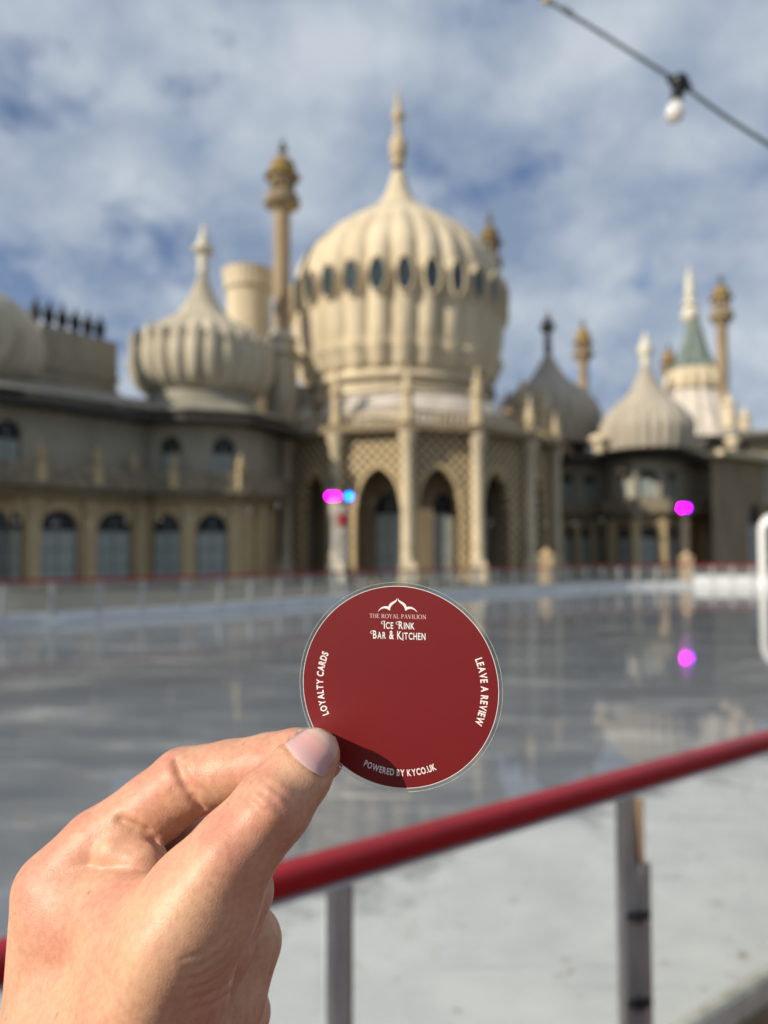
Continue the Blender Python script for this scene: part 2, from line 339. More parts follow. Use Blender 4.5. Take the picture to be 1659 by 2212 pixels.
POSTM = MB().box((0, 0, 0.60), (0.11, 0.07, 0.84)).mesh('post', M['post'], False)
def barrier(pts, label, kick, hk, group=None, step=1.2, pane='pane_far'):
    pts = smooth_pts(pts); root = empty('rink_barrier', pts[len(pts)//2], label, 'barrier', group)
    k = MB(); ribbon(k, pts, 0.05, 0.002, hk); k.build('kick_board', kick, root, smooth=False)
    p = MB(); ribbon(p, pts, 0.006, hk+0.002, 1.03, 0.0); p.build('pane', M[pane], root, smooth=False)
    r = MB(); ribbon(r, pts, 0.045, 1.035, 1.12); r.build('top_rail', M['red'], root, smooth=False)
    q = resample(pts, step)
    for i, a in enumerate(q[:-1]):
        t = q[i+1] - a; rz = math.atan2(t.y, t.x); n_ = Vector((-t.y, t.x, 0)).normalized()
        place('post', POSTM, root, a - n_*0.052, rz)
    return root
barrier(far, 'long curved rink barrier before the domed building, with thin red rail and many grey posts', M['kick'], 0.26)
barrier([Vector((corner.x+0.12, YR, 0)), Vector((18, YR, 0)), Vector((26, YR, 0))], 'short straight rink barrier at the far right corner with sunlit white kick board', M['kick'], 0.55, step=1.0)

# near barrier
def near_barrier():
    d = Vector((1, 0.743, 0)).normalized(); n_ = Vector((d.y, -d.x, 0))      # n_ points to the camera side
    base = lambda s: Vector((-0.126, 1.966, 0)) + d*s
    root = empty('rink_barrier', base(0), 'nearest rink barrier with thick glossy red handrail and clear panes above white ice', 'barrier')
    ang = math.atan2(d.y, d.x)
    pts = [base(s) for s in (-3.0, 0, 3, 6, 12, 20, 30)]
    zc = 1.1125
    prof = []
    a_, b_ = 0.034, 0.0365
    for k in range(20):
        t = 2*math.pi*k/20; c, s_ = math.cos(t), math.sin(t); e = 0.62
        prof.append((a_*math.copysign(abs(c)**e, c), b_*math.copysign(abs(s_)**e, s_)))
    mb = MB(); vs = []; S = [-3.0 + 0.15*i for i in range(60)] + [6 + 1.0*i for i in range(25)]
    for s in S:
        for (u, w) in prof:
            q = base(s) + n_*(u + 0.0015*math.sin(s*3.1)); vs.append((q.x, q.y, zc + w + 0.002*math.sin(s*1.7+1)))
    m_ = len(prof); fs = [(i*m_+k, i*m_+(k+1) % m_, (i+1)*m_+(k+1) % m_, (i+1)*m_+k) for i in range(len(S)-1) for k in range(m_)]
    fs += [tuple(range(m_-1, -1, -1)), tuple((len(S)-1)*m_+k for k in range(m_))]
    mb.add(vs, fs); mb.build('handrail', M['red'], root, sharp=60)
    li = MB(); ribbon(li, pts, 0.030, 1.068, 1.0755); li.build('rail_channel', M['alu'], root, smooth=False)
    k = MB(); ribbon(k, pts, 0.03, 0.002, 0.19); k.build('kick_board', M['kickold'], root, smooth=False)
    w = MB(); ribbon(w, pts, 0.022, -0.02, 0.10, -0.054); w.build('outer_plank', M['wood'], root, smooth=False)
    postw = MB().box((-0.008, 0, 0.628), (0.062, 0.034, 0.876)).mesh('post', M['steel'], False); sidew = MB().box((0.028, -0.012, 0.628), (0.009, 0.060, 0.874)).mesh('side_strip', M['wood'], False)
    # panes between the posts, posts every 1.2 m
    postm = MB().box((0, 0, 0.628), (0.050, 0.034, 0.876)).mesh('post', M['steel'], False)
    sidem = MB().box((0.0295, 0.0, 0.628), (0.007, 0.0335, 0.874)).mesh('side_strip', M['wood'], False)
    for i in range(-2, 22):
        a = base(1.155*i); b = base(1.155*(i+1))
        m1 = MB(); ribbon(m1, [a + d*0.03, b - d*0.03], 0.003, 0.192, 1.066); m1.build('pane', M['pane'], root, smooth=False)
        wide = i % 3 == 1
        o = place('post', postw if wide else postm, root, a + n_*0.022, ang)
        place('side_strip', sidew if wide else sidem, o, a + n_*0.022, 0)
        if i % 3 == 1:
            g = MB()
            g.box((0.038, -0.030, 0.42), (0.044, 0.024, 0.86)); g.box((0.0, -0.0215, 0.42), (0.034, 0.007, 0.84))
            gm = g.mesh('bracket', M['steel'], False); p0 = a + n_*0.022
            br = place('bracket', gm, o, p0, 0)
            tw = MB().box((0.0635, -0.030, 0.42), (0.006, 0.0235, 0.85)).mesh('bracket_side', M['wood'], False); place('bracket_side', tw, o, p0, 0)
            for z in (0.69, 0.41):
                bt = MB()
                for dx in (-0.022, 0.008, 0.036):
                    bt.tube([(dx, -0.010, z), (dx, -0.056, z)], 0.013, 8)
                bt.box((0.012, -0.043, z), (0.07, 0.012, 0.016)); place('bolt', bt.mesh('bolt', M['rubber'], False), o, p0, 0)
    return root
near_barrier()
# ------------------------------------------------------------------ the domed building
pav = empty('pavilion', (0.9, 50, 0), 'ornate cream palace with onion domes, minarets and arcades beyond the ice rink', 'palace')
def px2(px, Y): v = atg(px, Y); return (v.x, v.y)
def prof_px(rows, Y, z_off=0.0):             # (radius px, picture y) -> (radius m, height m)
    return [(r*Y/FPX, zof(y, Y)) for r, y in rows]
def smooth_prof(p, n=5):
    v = [Vector((a, b, 0)) for a, b in p]; q = smooth_pts(v, n); return [(max(a.x, 0.001), a.y) for a in q]
MESHC = {}
def fluted(nl, amp, zlo, zhi):
    def f(a, z, r):
        t = min(1, max(0, (z - zlo)/(zhi - zlo))); k = amp*(1 - t**2)
        return 1 - k + k*abs(math.cos(nl*a/2))**0.7*1.6
    return f
def finial(parent, c, rows, Y, m):
    MB().lathe(prof_px(rows, Y), (c[0], c[1], 0), 16).build('finial', m, parent, sharp=70)
# --- main dome
YD = 51.0; dc = px2(861, YD)
prm = [(5.75, 12.5), (6.2, 13.2), (6.62, 14.0), (6.86, 15.0), (6.97, 16.2), (7.0, 17.4), (6.97, 18.6), (6.85, 19.7), (6.5, 20.6), (5.98, 21.35), (5.1, 22.25), (4.2, 22.95), (3.3, 23.6), (2.35, 24.15), (1.6, 24.7), (1.12, 25.3), (0.82, 25.9), (0.62, 26.5), (0.48, 27.0), (0.40, 27.25)]
zb, zt = 13.4, 24.6
NW = 28; OFF = R(-90) + 0.035
def fd(a, z, r):
    t = (z - zb)/(zt - zb)
    if t < -0.03: return 1.0
    t = min(1, max(0, t)); k = 0.052*min(1, t*6 + 0.2)*(1 - t**2.5)
    return 1 - k + k*abs(math.cos(NW*(a - OFF)/2))**0.65*1.35
prm = [(a*0.985, b) for a, b in prm]
dome = MB().lathe(smooth_prof(prm, 4), (dc[0], dc[1], 0), 28*12, fd).build('main_dome', M['cream'], pav, sharp=80)
MB().lathe([(6.15, 10.2), (6.15, 11.9), (6.2, 12.0), (6.2, 12.25), (6.0, 12.6), (5.7, 12.7)], (dc[0], dc[1], 0), 72).build('drum', M['cream'], pav, sharp=40)
MB().lathe([(5.3, 11.75), (6.38, 11.82), (6.45, 12.0), (6.38, 12.08), (5.3, 12.12)], (dc[0], dc[1], 0), 72).build('cornice', M['trim'], pav, sharp=30)
finial(dome, dc, [(12, 360), (15, 352), (11, 346), (18, 338), (20, 322), (18, 306), (11, 297), (9, 290), (8, 278), (7, 262), (14, 256), (15, 248), (9, 240), (7, 232), (5, 222), (7, 217), (4, 210), (2.5, 198), (1, 180)], YD, M['fin'])
# collar of upright leaves at the foot of the dome
lf = MB(); lf.lathe(smooth_prof([(5.9, 12.55), (6.2, 12.6), (6.45, 12.9), (6.62, 13.3), (6.85, 13.75), (6.90, 13.95), (6.6, 13.98)], 3), (dc[0], dc[1], 0), NW*10, lambda a, z, r: 0.955 + 0.055*abs(math.cos(NW*(a-OFF)/2)))
lf.build('leaf_collar', M['cream'], dome)
# oval windows
def oval(w, h, d, n=20, ring=0.0):
    m = MB(); t = [2*math.pi*k/n for k in range(n)]
    pt = lambda a, s: (s*w*math.cos(a), s*h*math.sin(a)*(1+0.10*abs(math.sin(a))))
    if not ring:
        m.add([(pt(a, 1)[0], 0, pt(a, 1)[1]) for a in t] + [(pt(a, 1)[0], d, pt(a, 1)[1]) for a in t], [tuple(range(n))] + [(k, n+k, n+(k+1) % n, (k+1) % n) for k in range(n)])
    else:
        vs = []
        for s, y in ((1, 0.1), (1, -0.09), (1+ring*0.5, -0.15), (1+ring, -0.05), (1+ring, 0.35)): vs += [(pt(a, s)[0], y, pt(a, s)[1]) for a in t]
        fs = [(i*n+k, i*n+(k+1) % n, (i+1)*n+(k+1) % n, (i+1)*n+k) for i in range(4) for k in range(n)]; m.add(vs, fs)
    return m
wg = oval(0.47, 0.90, 0.1).mesh('dome_window', M['dglass'], False); wf = oval(0.47, 0.90, 0, 20, 0.16).mesh('frame', M['cream'], True)
zw = 17.75; rw = 6.895*1.0182 + 0.13
for k in range(NW):
    a = OFF + 2*math.pi*k/NW; loc = (dc[0] + rw*math.cos(a), dc[1] + rw*math.sin(a), zw)
    rot = Matrix.Rotation(a + math.pi/2, 4, 'Z').to_quaternion() @ Matrix.Rotation(R(1), 4, 'X').to_quaternion()
    o = place('dome_window', wg, dome, loc, rot=rot); place('frame', wf, o, loc)
# --- smaller onion domes
def onion(px, Y, rows, m, nl, fin_rows, fm, amp=0.05):
    c = px2(px, Y); p = prof_px(rows, Y); o = MB().lathe(smooth_prof(p, 4), (c[0], c[1], 0), nl*8, fluted(nl, amp, p[0][1], p[-3][1])).build('onion_dome', m, pav, origin=(c[0], c[1], p[0][1]), sharp=80)
    finial(o, c, fin_rows, Y, fm); return o, c
YL = 43.5
od, lc = onion(432, YL, [(112, 858), (124, 852), (138, 838), (148, 815), (151, 790), (147, 765), (134, 740), (112, 720), (84, 704), (60, 688), (44, 668), (30, 645), (20, 622), (12, 602), (9, 585)], M['cream2'], 26,
      [(10, 590), (13, 580), (9, 572), (12, 562), (13, 555), (8, 548), (24, 544), (25, 538), (12, 530), (15, 522), (10, 514), (6, 508), (7, 500), (3, 492), (1, 480)], M['finw'])
lv = MB()
for k in range(26):                      # hanging leaf row round the belly
    a = 2*math.pi*k/26; r_ = 148*YL/FPX
    lv.ell((lc[0]+r_*math.cos(a), lc[1]+r_*math.sin(a), zof(762, YL)), (0.30, 0.14, 0.75), 8, 6, a+math.pi/2)
lv.build('leaf_band', M['cream2'], od)
onion(-116, 36, [(135, 822), (150, 812), (168, 796), (180, 766), (182, 736), (176, 706), (160, 676), (134, 652), (100, 633), (72, 613), (52, 590), (36, 563), (24, 535), (15, 510), (10, 488)], M['cream2'], 26, [(12, 494), (16, 482), (11, 472), (15, 455), (9, 442), (28, 436), (29, 428), (14, 418), (18, 405), (9, 392), (4, 375), (1, 360)], M['finw'])
YA = 56
onion(1188, YA, [(100, 965), (106, 935), (110, 905), (104, 880), (88, 858), (64, 838), (42, 820), (27, 800), (15, 780), (8, 765)], M['dome_grey'], 24,
      [(7, 768), (10, 750), (7, 740), (9, 730), (5, 722), (17, 712), (18, 704), (8, 696), (10, 690), (3, 682), (1, 665)], M['findark'], 0.045)
YB = 51
onion(1401, YB, [(88, 975), (94, 950), (97, 925), (90, 905), (76, 886), (56, 868), (38, 850), (25, 828), (15, 806), (9, 790)], M['dome_grey'], 26,
      [(8, 794), (11, 782), (7, 776), (14, 766), (17, 756), (15, 748), (8, 740), (10, 734), (4, 728), (1, 715)], M['finw'], 0.045)
# --- minarets
def minaret(px, Y, w, y_bot, y_bal, y_eave, y_cap, y_top, mats=('shaft', 'ochre')):
    c = px2(px, Y); f = Y/FPX; zb_ = zof(y_bot, Y)
    sh = MB().lathe([(w*1.25*f, zb_), (w*1.25*f, zb_+0.5), (w*f, zb_+0.7), (w*0.92*f, zof(y_bal+18, Y)), (w*1.1*f, zof(y_bal+14, Y)), (w*1.9*f, zof(y_bal+3, Y))], (c[0], c[1], 0), 16).build('minaret', M[mats[0]], pav, origin=(c[0], c[1], zb_), sharp=30)
    z1, z2, z3, z4 = zof(y_bal, Y), zof(y_eave, Y), zof(y_cap, Y), zof(y_top, Y); hb = (z2-z1)
    MB().lathe([(w*0.5*f, z1-0.05), (w*2.05*f, z1-0.04), (w*2.05*f, z1+0.12*hb), (w*1.9*f, z1+0.14*hb), (w*1.9*f, z1+0.30*hb), (w*1.3*f, z1+0.31*hb)], (c[0], c[1], 0), 20).build('balcony', M['stoned'], sh, sharp=30)
    ln = MB(); ln.lathe([(w*0.62*f, z1), (w*0.62*f, z2)], (c[0], c[1], 0), 12)
    for k in range(8):
        a = 2*math.pi*(k+0.5)/8; ln.tube([(c[0]+w*1.3*f*math.cos(a), c[1]+w*1.3*f*math.sin(a), z1), (c[0]+w*1.3*f*math.cos(a), c[1]+w*1.3*f*math.sin(a), z2+0.02)], w*0.17*f, 8)
    ln.lathe([(w*1.48*f, z2-0.22*hb), (w*1.5*f, z2)], (c[0], c[1], 0), 16)
    ln.build('lantern', M[mats[0]], sh)
    hc = z3-z2
    MB().lathe([(w*0.4*f, z2-0.02), (w*2.0*f, z2-0.01), (w*1.95*f, z2+0.1*hc), (w*1.35*f, z2+0.22*hc), (w*1.45*f, z2+0.42*hc), (w*1.3*f, z2+0.66*hc), (w*0.85*f, z2+0.86*hc), (w*0.35*f, z3)], (c[0], c[1], 0), 20, fluted(12, 0.06, z2, z3)).build('cap', M[mats[1]], sh, sharp=60)
    hf = z4-z3
    MB().lathe([(w*0.35*f, z3-0.02), (w*0.2*f, z3+0.1*hf), (w*0.55*f, z3+0.25*hf), (w*0.5*f, z3+0.4*hf), (w*0.15*f, z3+0.5*hf), (w*0.35*f, z3+0.6*hf), (w*0.1*f, z3+0.72*hf), (0.01, z4)], (c[0], c[1], 0), 12).build('finial', M['findark'], sh)
    return sh, c
m1, mc = minaret(605, 47, 19.5, 800, 443, 385, 337, 292)
M['ochre_shade'] = mat('shaded_ochre_stone', (0.20, 0.135, 0.045), 0.85, col2=(0.12, 0.085, 0.035), vscale=2.5)  # darker copy of the ochre, with the turret's shade put into the colour
minaret(1062, 63, 14, 800, 575, 528, 487, 448, ('stoned', 'ochre_shade'))  # turret in shade: both its stone colours are darkened for that
minaret(1265, 72, 11, 900, 768, 742, 708, 684)
minaret(1569, 66, 12.5, 920, 688, 645, 616, 585)
minaret(1452, 74, 9.5, 900, 802, 785, 756, 738)
# --- fluted round tower behind the left dome
tcn = px2(533, 56); f = 56/FPX
tw = MB().lathe([(48*f, 6), (48*f, zof(636, 56)), (55*f, zof(628, 56))], (tcn[0], tcn[1], 0), 40).build('round_tower', M['cream'], pav, sharp=30)
MB().lathe([(53*f, zof(629, 56)), (53*f, zof(600, 56)), (56*f, zof(588, 56)), (40*f, zof(588, 56))], (tcn[0], tcn[1], 0), 26*6, lambda a, z, r: 1 + 0.05*abs(math.cos(13*a)) if z > zof(615, 56) else 1).build('parapet', M['cream'], tw, sharp=30)
# base of the tall minaret
g = MB(); g.lathe([(1.0, 6), (1.0, zof(775, 47)), (1.25, zof(768, 47)), (0.95, zof(755, 47)), (0.95, zof(742, 47)), (1.1, zof(735, 47)), (0.8, zof(728, 47)), (0.55, zof(715, 47))], (mc[0], mc[1], 0), 12); g.build('minaret_plinth', M['cream2'], pav, sharp=30)
# --- green spire of the far pavilion
YG = 68; gc = px2(1507, YG)
gs = MB().lathe(smooth_prof(prof_px([(52, 800), (44, 790), (34, 775), (26, 750), (20, 725), (15, 705), (11, 690)], YG), 3), (gc[0], gc[1], 0), 18*8, lambda a, z, r: 0.94+0.1*abs(math.cos(9*a))).build('green_spire', M['copper'], pav, sharp=80)
finial(gs, px2(1500, YG), [(8, 698), (17, 690), (19, 678), (14, 668), (9, 664), (17, 660), (16, 654), (8, 650), (8, 640), (12, 634), (11, 626), (7, 620), (10, 612), (7, 602), (4, 596), (6, 590), (2, 584), (1, 570)], YG, M['finw'])
sk = MB().lathe(smooth_prof(prof_px([(60, 845), (63, 830), (58, 812), (50, 800), (40, 797)], YG), 3), (gc[0], gc[1], 0), 16*10, lambda a, z, r: 0.93+0.12*abs(math.cos(8*a))).build('scalloped_crown', M['cream'], pav, sharp=70)
MB().lathe(smooth_prof(prof_px([(110, 955), (96, 930), (80, 900), (66, 872), (56, 850), (56, 840)], YG), 3), (gc[0], gc[1], 0), 16*8, lambda a, z, r: 0.96+0.06*abs(math.cos(8*a))).build('tent_roof', M['pale'], pav, sharp=70)
for (px, y0, y1, w, Y) in ((1580, 925, 862, 15, 62), (1615, 930, 890, 12, 62)):
    c = px2(px, Y); f = Y/FPX
    MB().lathe([(w*f, zof(y0, Y)), (w*f, zof(y1+14, Y)), (w*1.25*f, zof(y1+12, Y)), (w*0.9*f, zof(y1+6, Y)), (w*0.3*f, zof(y1-4, Y)), (0.01, zof(y1-16, Y))], (c[0], c[1], 0), 10).build('pinnacle', M['cream'], pav, sharp=30)

# --- walls with arched openings
def arch_wall(name, p0, p1, z0, z1, ops, m, depth=0.45, uvs=True, parent=None, thick_back=False):
    """ops: (u centre 0..1 along, half width m, sill z, spring z, top z)"""
    a, b = Vector((*p0, 0)), Vector((*p1, 0)); d = (b-a); Ln = d.length; d.normalize(); nb = Vector((-d.y, d.x, 0))   # nb points back
    mb = MB(); vs = []; fs = []; uv = []
    def V(u, z, dep=0.0): q = a + d*u + nb*dep; vs.append((q.x, q.y, z)); uv.append((u, z)); return len(vs)-1
    def quad(u0, u1, za0, za1, zb0, zb1): fs.append((V(u0, za0), V(u1, zb0), V(u1, zb1), V(u0, za1)))
    cur = 0.0
    for (uc, hw, sill, spring, top) in sorted(ops):
        c = uc*Ln; l, r = c-hw, c+hw
        if l > cur: quad(cur, l, z0, z1, z0, z1)
        n = 14
        zz = []
        for i in range(n+1):
            t = abs(-1 + 2*i/n); zz.append((l + (r-l)*i/n, spring + (top-spring)*(0.86*math.sqrt(max(0, 1-t*t)) + 0.14*(1-t))))
        for i in range(n):
            quad(zz[i][0], zz[i+1][0], zz[i][1], z1, zz[i+1][1], z1)
            if sill > z0 + 0.01: quad(zz[i][0], zz[i+1][0], z0, sill, z0, sill)
            fs.append((V(zz[i][0], zz[i][1]), V(zz[i][0], zz[i][1], depth), V(zz[i+1][0], zz[i+1][1], depth), V(zz[i+1][0], zz[i+1][1])))
        fs.append((V(l, sill), V(l, sill, depth), V(l, spring, depth), V(l, spring)))
        fs.append((V(r, sill), V(r, spring), V(r, spring, depth), V(r, sill, depth)))
        fs.append((V(l, sill), V(r, sill), V(r, sill, depth), V(l, sill, depth)))
        cur = r
    if cur < Ln: quad(cur, Ln, z0, z1, z0, z1)
    me = bpy.data.meshes.new(name); me.from_pydata([tuple(Vector(v) - wloc(pav)) for v in vs], [], fs); me.materials.append(m)
    ul = me.uv_layers.new(name='UVMap')
    for lp in me.loops: ul.data[lp.index].uv = uv[lp.vertex_index]
    me.update()
    o = place(name, me, parent or pav, wloc(pav)); return o, a, d, nb, Ln
def arch_panel(hw, z0, zs, zt, dep=0.0, n=16, shrink=0.0):
    pts = [(-hw, z0)] + [(hw*(-1+2*i/n), zs + (zt-zs)*(0.86*math.sqrt(max(0, 1-(-1+2*i/n)**2)) + 0.14*(1-abs(-1+2*i/n)))) for i in range(n+1)] + [(hw, z0)]
    return pts
def panel_mesh(name, pts, y, th, m):
    n = len(pts); mb = MB(); mb.add([(x, y, z) for x, z in pts] + [(x, y+th, z) for x, z in pts], [tuple(range(n))[::-1], tuple(range(n, 2*n))] + [(k, (k+1) % n, n+(k+1) % n, n+k) for k in range(n)])
    return mb.mesh(name, m, False)
def window_set(kind, hw, z0, zs, zt, split):
    """a window: dark glass over the whole opening > lower shutters, glazing bars"""
    key = kind
    if key in MESHC: return MESHC[key]
    gl = panel_mesh('window', arch_panel(hw, z0, zs, zt), 0.30, 0.05, M['glass'])
    sh = MB(); sh.box((-hw*0.48, 0.265, (z0+split)/2), (hw*0.90, 0.05, split-z0-0.05)); sh.box((hw*0.48, 0.265, (z0+split)/2), (hw*0.90, 0.05, split-z0-0.05))
    shm = sh.mesh('shutter', M['shutter'], False)
    br = MB(); br.box((0, 0.24, (z0+zt)/2-0.1), (0.09, 0.06, zt-z0-0.3)); br.box((0, 0.235, split), (hw*1.9, 0.06, 0.10))
    for t in (0.33, 0.66): br.box((0, 0.237, z0+(split-z0)*t), (hw*1.85, 0.05, 0.06))
    brm = br.mesh('glazing_bars', M['bars'], False)
    MESHC[key] = (gl, shm, brm); return MESHC[key]
def put_window(kind, a, d, u, args):
    gl, shm, brm = window_set(kind, *args); q = a + d*u; rz = math.atan2(d.y, d.x)
    o = place('window', gl, pav, q, rz)
    place('shutter', shm, o, q, 0); place('glazing_bars', brm, o, q, 0)
# left wing: plan through picture columns
ZE, ZBAL = 8.35, 4.75
Lw = [px2(-230, 32.0), px2(-100, 33.3), px2(72, 35.6), px2(190, 37.6), px2(305, 39.9), px2(313, 40.3), px2(407, 39.8), px2(512, 40.5), px2(562, 42.4), px2(600, 45.0)]
low_ops = {0: [], 1: [], 2: [], 3: [], 4: [], 5: [(0.30, 0.78)], 6: [], 7: [], 8: []}
# ground floor arches measured in the picture; each is put on the segment whose columns contain it
def colY(a, d, Ln, px):
    # intersection of the picture column's vertical plane with the wall line
    k = (px - W0/2)/FPX
    u = (k*a.y - a.x)/(d.x - k*d.y); return u
def facade(pts, z0, z1, arches, name, m, kind, zset, split, depth=0.45):
    for i in range(len(pts)-1):
        a, b = Vector((*pts[i], 0)), Vector((*pts[i+1], 0)); d = b-a; Ln = d.length; d.normalize(); ops = []; us = []
        for (px, hwp) in arches:
            u = colY(a, d, Ln, px)
            if hwp*0.8 < u < Ln - hwp*0.8:
                hw = min(hwp, u-0.03, Ln-u-0.03); ops.append((u/Ln, hw, *zset)); us.append((u, hw))
        arch_wall(name, pts[i], pts[i+1], z0, z1, ops, m, depth)
        for u, hw in us: put_window('%s%.2f' % (kind, hw), a, d, u, (hw, zset[0], zset[1], zset[2], split))
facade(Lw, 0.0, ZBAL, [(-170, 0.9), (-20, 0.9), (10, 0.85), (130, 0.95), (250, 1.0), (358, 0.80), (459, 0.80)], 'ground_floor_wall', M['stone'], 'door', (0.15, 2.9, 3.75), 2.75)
up = [Vector((*p, 0)) for p in Lw]
facade(Lw, ZBAL+0.2, ZE, [(-60, 0.62), (12, 0.6), (185, 0.62), (366, 0.6), (482, 0.58)], 'upper_floor_wall', M['wall'], 'upwin', (5.35, 7.2, 7.75), 6.85, 0.35)
def v3(pts): return [Vector((*p, 0)) for p in pts]
def band_part(name, pts, half, z0, z1, off, m): mb = MB(); ribbon(mb, v3(pts), half, z0, z1, off); return mb.build(name, m, pav, smooth=False)
bal = band_part('balcony', Lw, 0.50, ZBAL, ZBAL+0.18, -0.45, M['trim'])
band_part('balustrade', Lw, 0.09, ZBAL+0.19, ZBAL+1.05, -0.82, M['trim'])
band_part('ledge', Lw, 0.25, ZBAL-0.45, ZBAL-0.003, -0.20, M['stoned'])
# balcony pedestals (warm stone blocks with urn)
pd = MB().box((0, 0, 0.5), (0.42, 0.26, 0.98)).lathe([(0.10, 0.99), (0.22, 1.15), (0.24, 1.35), (0.08, 1.5), (0.13, 1.62), (0.01, 1.85)], (0, 0, 0), 10).mesh('balcony_pedestal', M['stone'], False)
bp_ = resample(smooth_pts(v3(Lw), 4), 2.7)
for i in range(len(bp_)-1):
    t = (bp_[i+1]-bp_[i]).normalized(); n_ = Vector((t.y, -t.x, 0)); q = bp_[i] + n_*0.82
    place('balcony_pedestal', pd, pav, (q.x, q.y, ZBAL+0.2), math.atan2(t.y, t.x))
# piers between the ground floor arches
pr_ = MB().box((0, 0, 2.1), (0.55, 0.30, 4.2)).box((0, 0, 0.3), (0.66, 0.40, 0.6)).box((0, -0.02, 3.95), (0.68, 0.42, 0.25)).mesh('pier', M['stone'], False)
for px in (70, 190, 300, 408, 505, 555, -60, -130):
    for i in range(len(Lw)-1):
        a, b = Vector((*Lw[i], 0)), Vector((*Lw[i+1], 0)); d = b-a; Ln = d.length; d.normalize(); u = colY(a, d, Ln, px)
        if 0 <= u < Ln:
            q = a + d*u + Vector((d.y, -d.x, 0))*0.17; place('pier', pr_, pav, q, math.atan2(d.y, d.x)); break
# roof of the left wing: projecting dark eave, pale sloping roof band
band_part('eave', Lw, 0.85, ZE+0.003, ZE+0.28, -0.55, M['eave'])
def sloped(pts, off0, z0, off1, z1, name, m):
    p = v3(pts); n = len(p); vs = []
    for i, q in enumerate(p):
        t = (p[min(i+1, n-1)] - p[max(i-1, 0)]).normalized(); nb = Vector((-t.y, t.x, 0))
        for o_, z in ((off0, z0), (off1, z1), (off1, z1-0.6), (off0, z0-0.1)): w = q + nb*o_; vs.append((w.x, w.y, z))
    fs = [(4*i+k, 4*i+(k+1) % 4, 4*i+4+(k+1) % 4, 4*i+4+k) for i in range(n-1) for k in range(4)]; fs += [(0, 3, 2, 1), tuple(4*n-4+k for k in range(4))]
    return MB().add(vs, fs).build(name, m, pav, smooth=False)
sloped(Lw, -1.4, ZE+0.62, 1.2, ZE+1.55, 'roof', M['roof'])
# volume behind the wing
core = MB().prism([(Lw[0][0]-0.8, Lw[0][1]+2.0), (Lw[3][0]-1.0, Lw[3][1]+1.6), (Lw[4][0]-0.2, Lw[4][1]+1.8), (Lw[8][0]-0.3, Lw[8][1]+1.2), (Lw[9][0]+1, 52), (-20, 56), (-30, 40)], 0.05, ZE+1.0); core.build('wing_core', M['wall'], pav, smooth=False)
MB().lathe([(4.0, ZE+0.5), (3.9, ZE+1.0), (3.2, ZE+1.35), (2.9, zof(857, YL))], (lc[0], lc[1], 0), 40).build('dome_drum', M['roof'], pav, sharp=30)
MB().lathe([(3.3, ZE+0.4), (3.3, zof(835, 36)), (2.9, zof(821, 36))], (*px2(-116, 36), 0), 32).build('dome_drum', M['roof'], pav, sharp=30)
# chimney stack with six pots
ca, cb2 = Vector((*px2(40, 40.5), 0)), Vector((*px2(214, 44.5), 0)); cd = (cb2-ca); cl = cd.length; cd.normalize(); crz = math.atan2(cd.y, cd.x); cm = (ca+cb2)/2
zc0, zc1 = 8.5, zof(722, 43)
ch = MB().box((cm.x, cm.y+0.9, (zc0+zc1)/2), (cl, 1.8, zc1-zc0), crz); ch.box((cm.x, cm.y+0.9, zof(805, 43)), (cl+0.25, 2.0, 0.25), crz).box((cm.x, cm.y+0.9, zof(837, 43)), (cl+0.25, 2.02, 0.2), crz)
chs = ch.build('chimney_stack', M['roof'], pav, smooth=False)
pn = MB()
for k in range(6):
    q = ca + cd*(cl*(k+0.5)/6.0)
    pn.box((q.x-0.02, q.y-0.05, zof(762, 43)), (0.10, 0.10, 1.9), crz)
pn.build('stack_ribs', M['stoned'], chs, smooth=False)
pot = MB().lathe([(0.20, 0), (0.20, 0.35), (0.31, 0.45), (0.31, 1.0), (0.17, 1.08), (0.12, 1.35), (0.02, 1.6)], (0, 0, 0), 10).mesh('chimney_pot', M['iron'], True)
for k in range(6):
    q = ca + cd*(cl*(k+0.55)/6.0); place('chimney_pot', pot, chs, (q.x, q.y+0.4, zc1+0.01))
# --- central bow
YC = [(560, 47.5), (629, 46.2), (732, 43.4), (880, 42.2), (1025, 43.2), (1135, 46.0), (1190, 49.5), (1215, 53)]
Bw = [px2(*p) for p in YC]; ZC = 8.35
ops_b = {1: (0.50, 1.10), 2: (0.58, 1.36), 3: (0.47, 1.30), 4: (0.42, 1.22), 5: (0.5, 0.95)}
for i in range(len(Bw)-1):
    o_ = []
    if i in ops_b: o_ = [(ops_b[i][0], ops_b[i][1], 0.1, 3.9, 6.4)]
    arch_wall('arcade_bay', Bw[i], Bw[i+1], 0.0, ZC, o_, M['lattice'], 0.5)
# smooth stone lining round each arch, standing proud
for i, (uc, hw) in ops_b.items():
    a, b = Vector((*Bw[i], 0)), Vector((*Bw[i+1], 0)); d = (b-a); Ln = d.length; d.normalize(); nf = Vector((d.y, -d.x, 0)); c = a + d*(uc*Ln)
    inn = arch_panel(hw-0.02, 0.1, 3.9, 6.4); outr = arch_panel(hw+0.17, 0.1, 3.9, 6.65); m_ = MB(); n = len(inn)
    P = lambda x, z, dep: (c + d*x + nf*dep).to_tuple()[:2] + (z,)
    vs = [P(x, z, 0.06) for x, z in inn] + [P(x, z, 0.06) for x, z in outr] + [P(x, z, -0.1) for x, z in inn] + [P(x, z, -0.1) for x, z in outr]
    fs = [(k, k+1, n+k+1, n+k) for k in range(n-1)] + [(2*n+k, 2*n+k+1, k+1, k) for k in range(n-1)] + [(n+k, n+k+1, 3*n+k+1, 3*n+k) for k in range(n-1)]
    m_.add(vs, fs); m_.build('arch_moulding', M['stone'], pav, smooth=False)
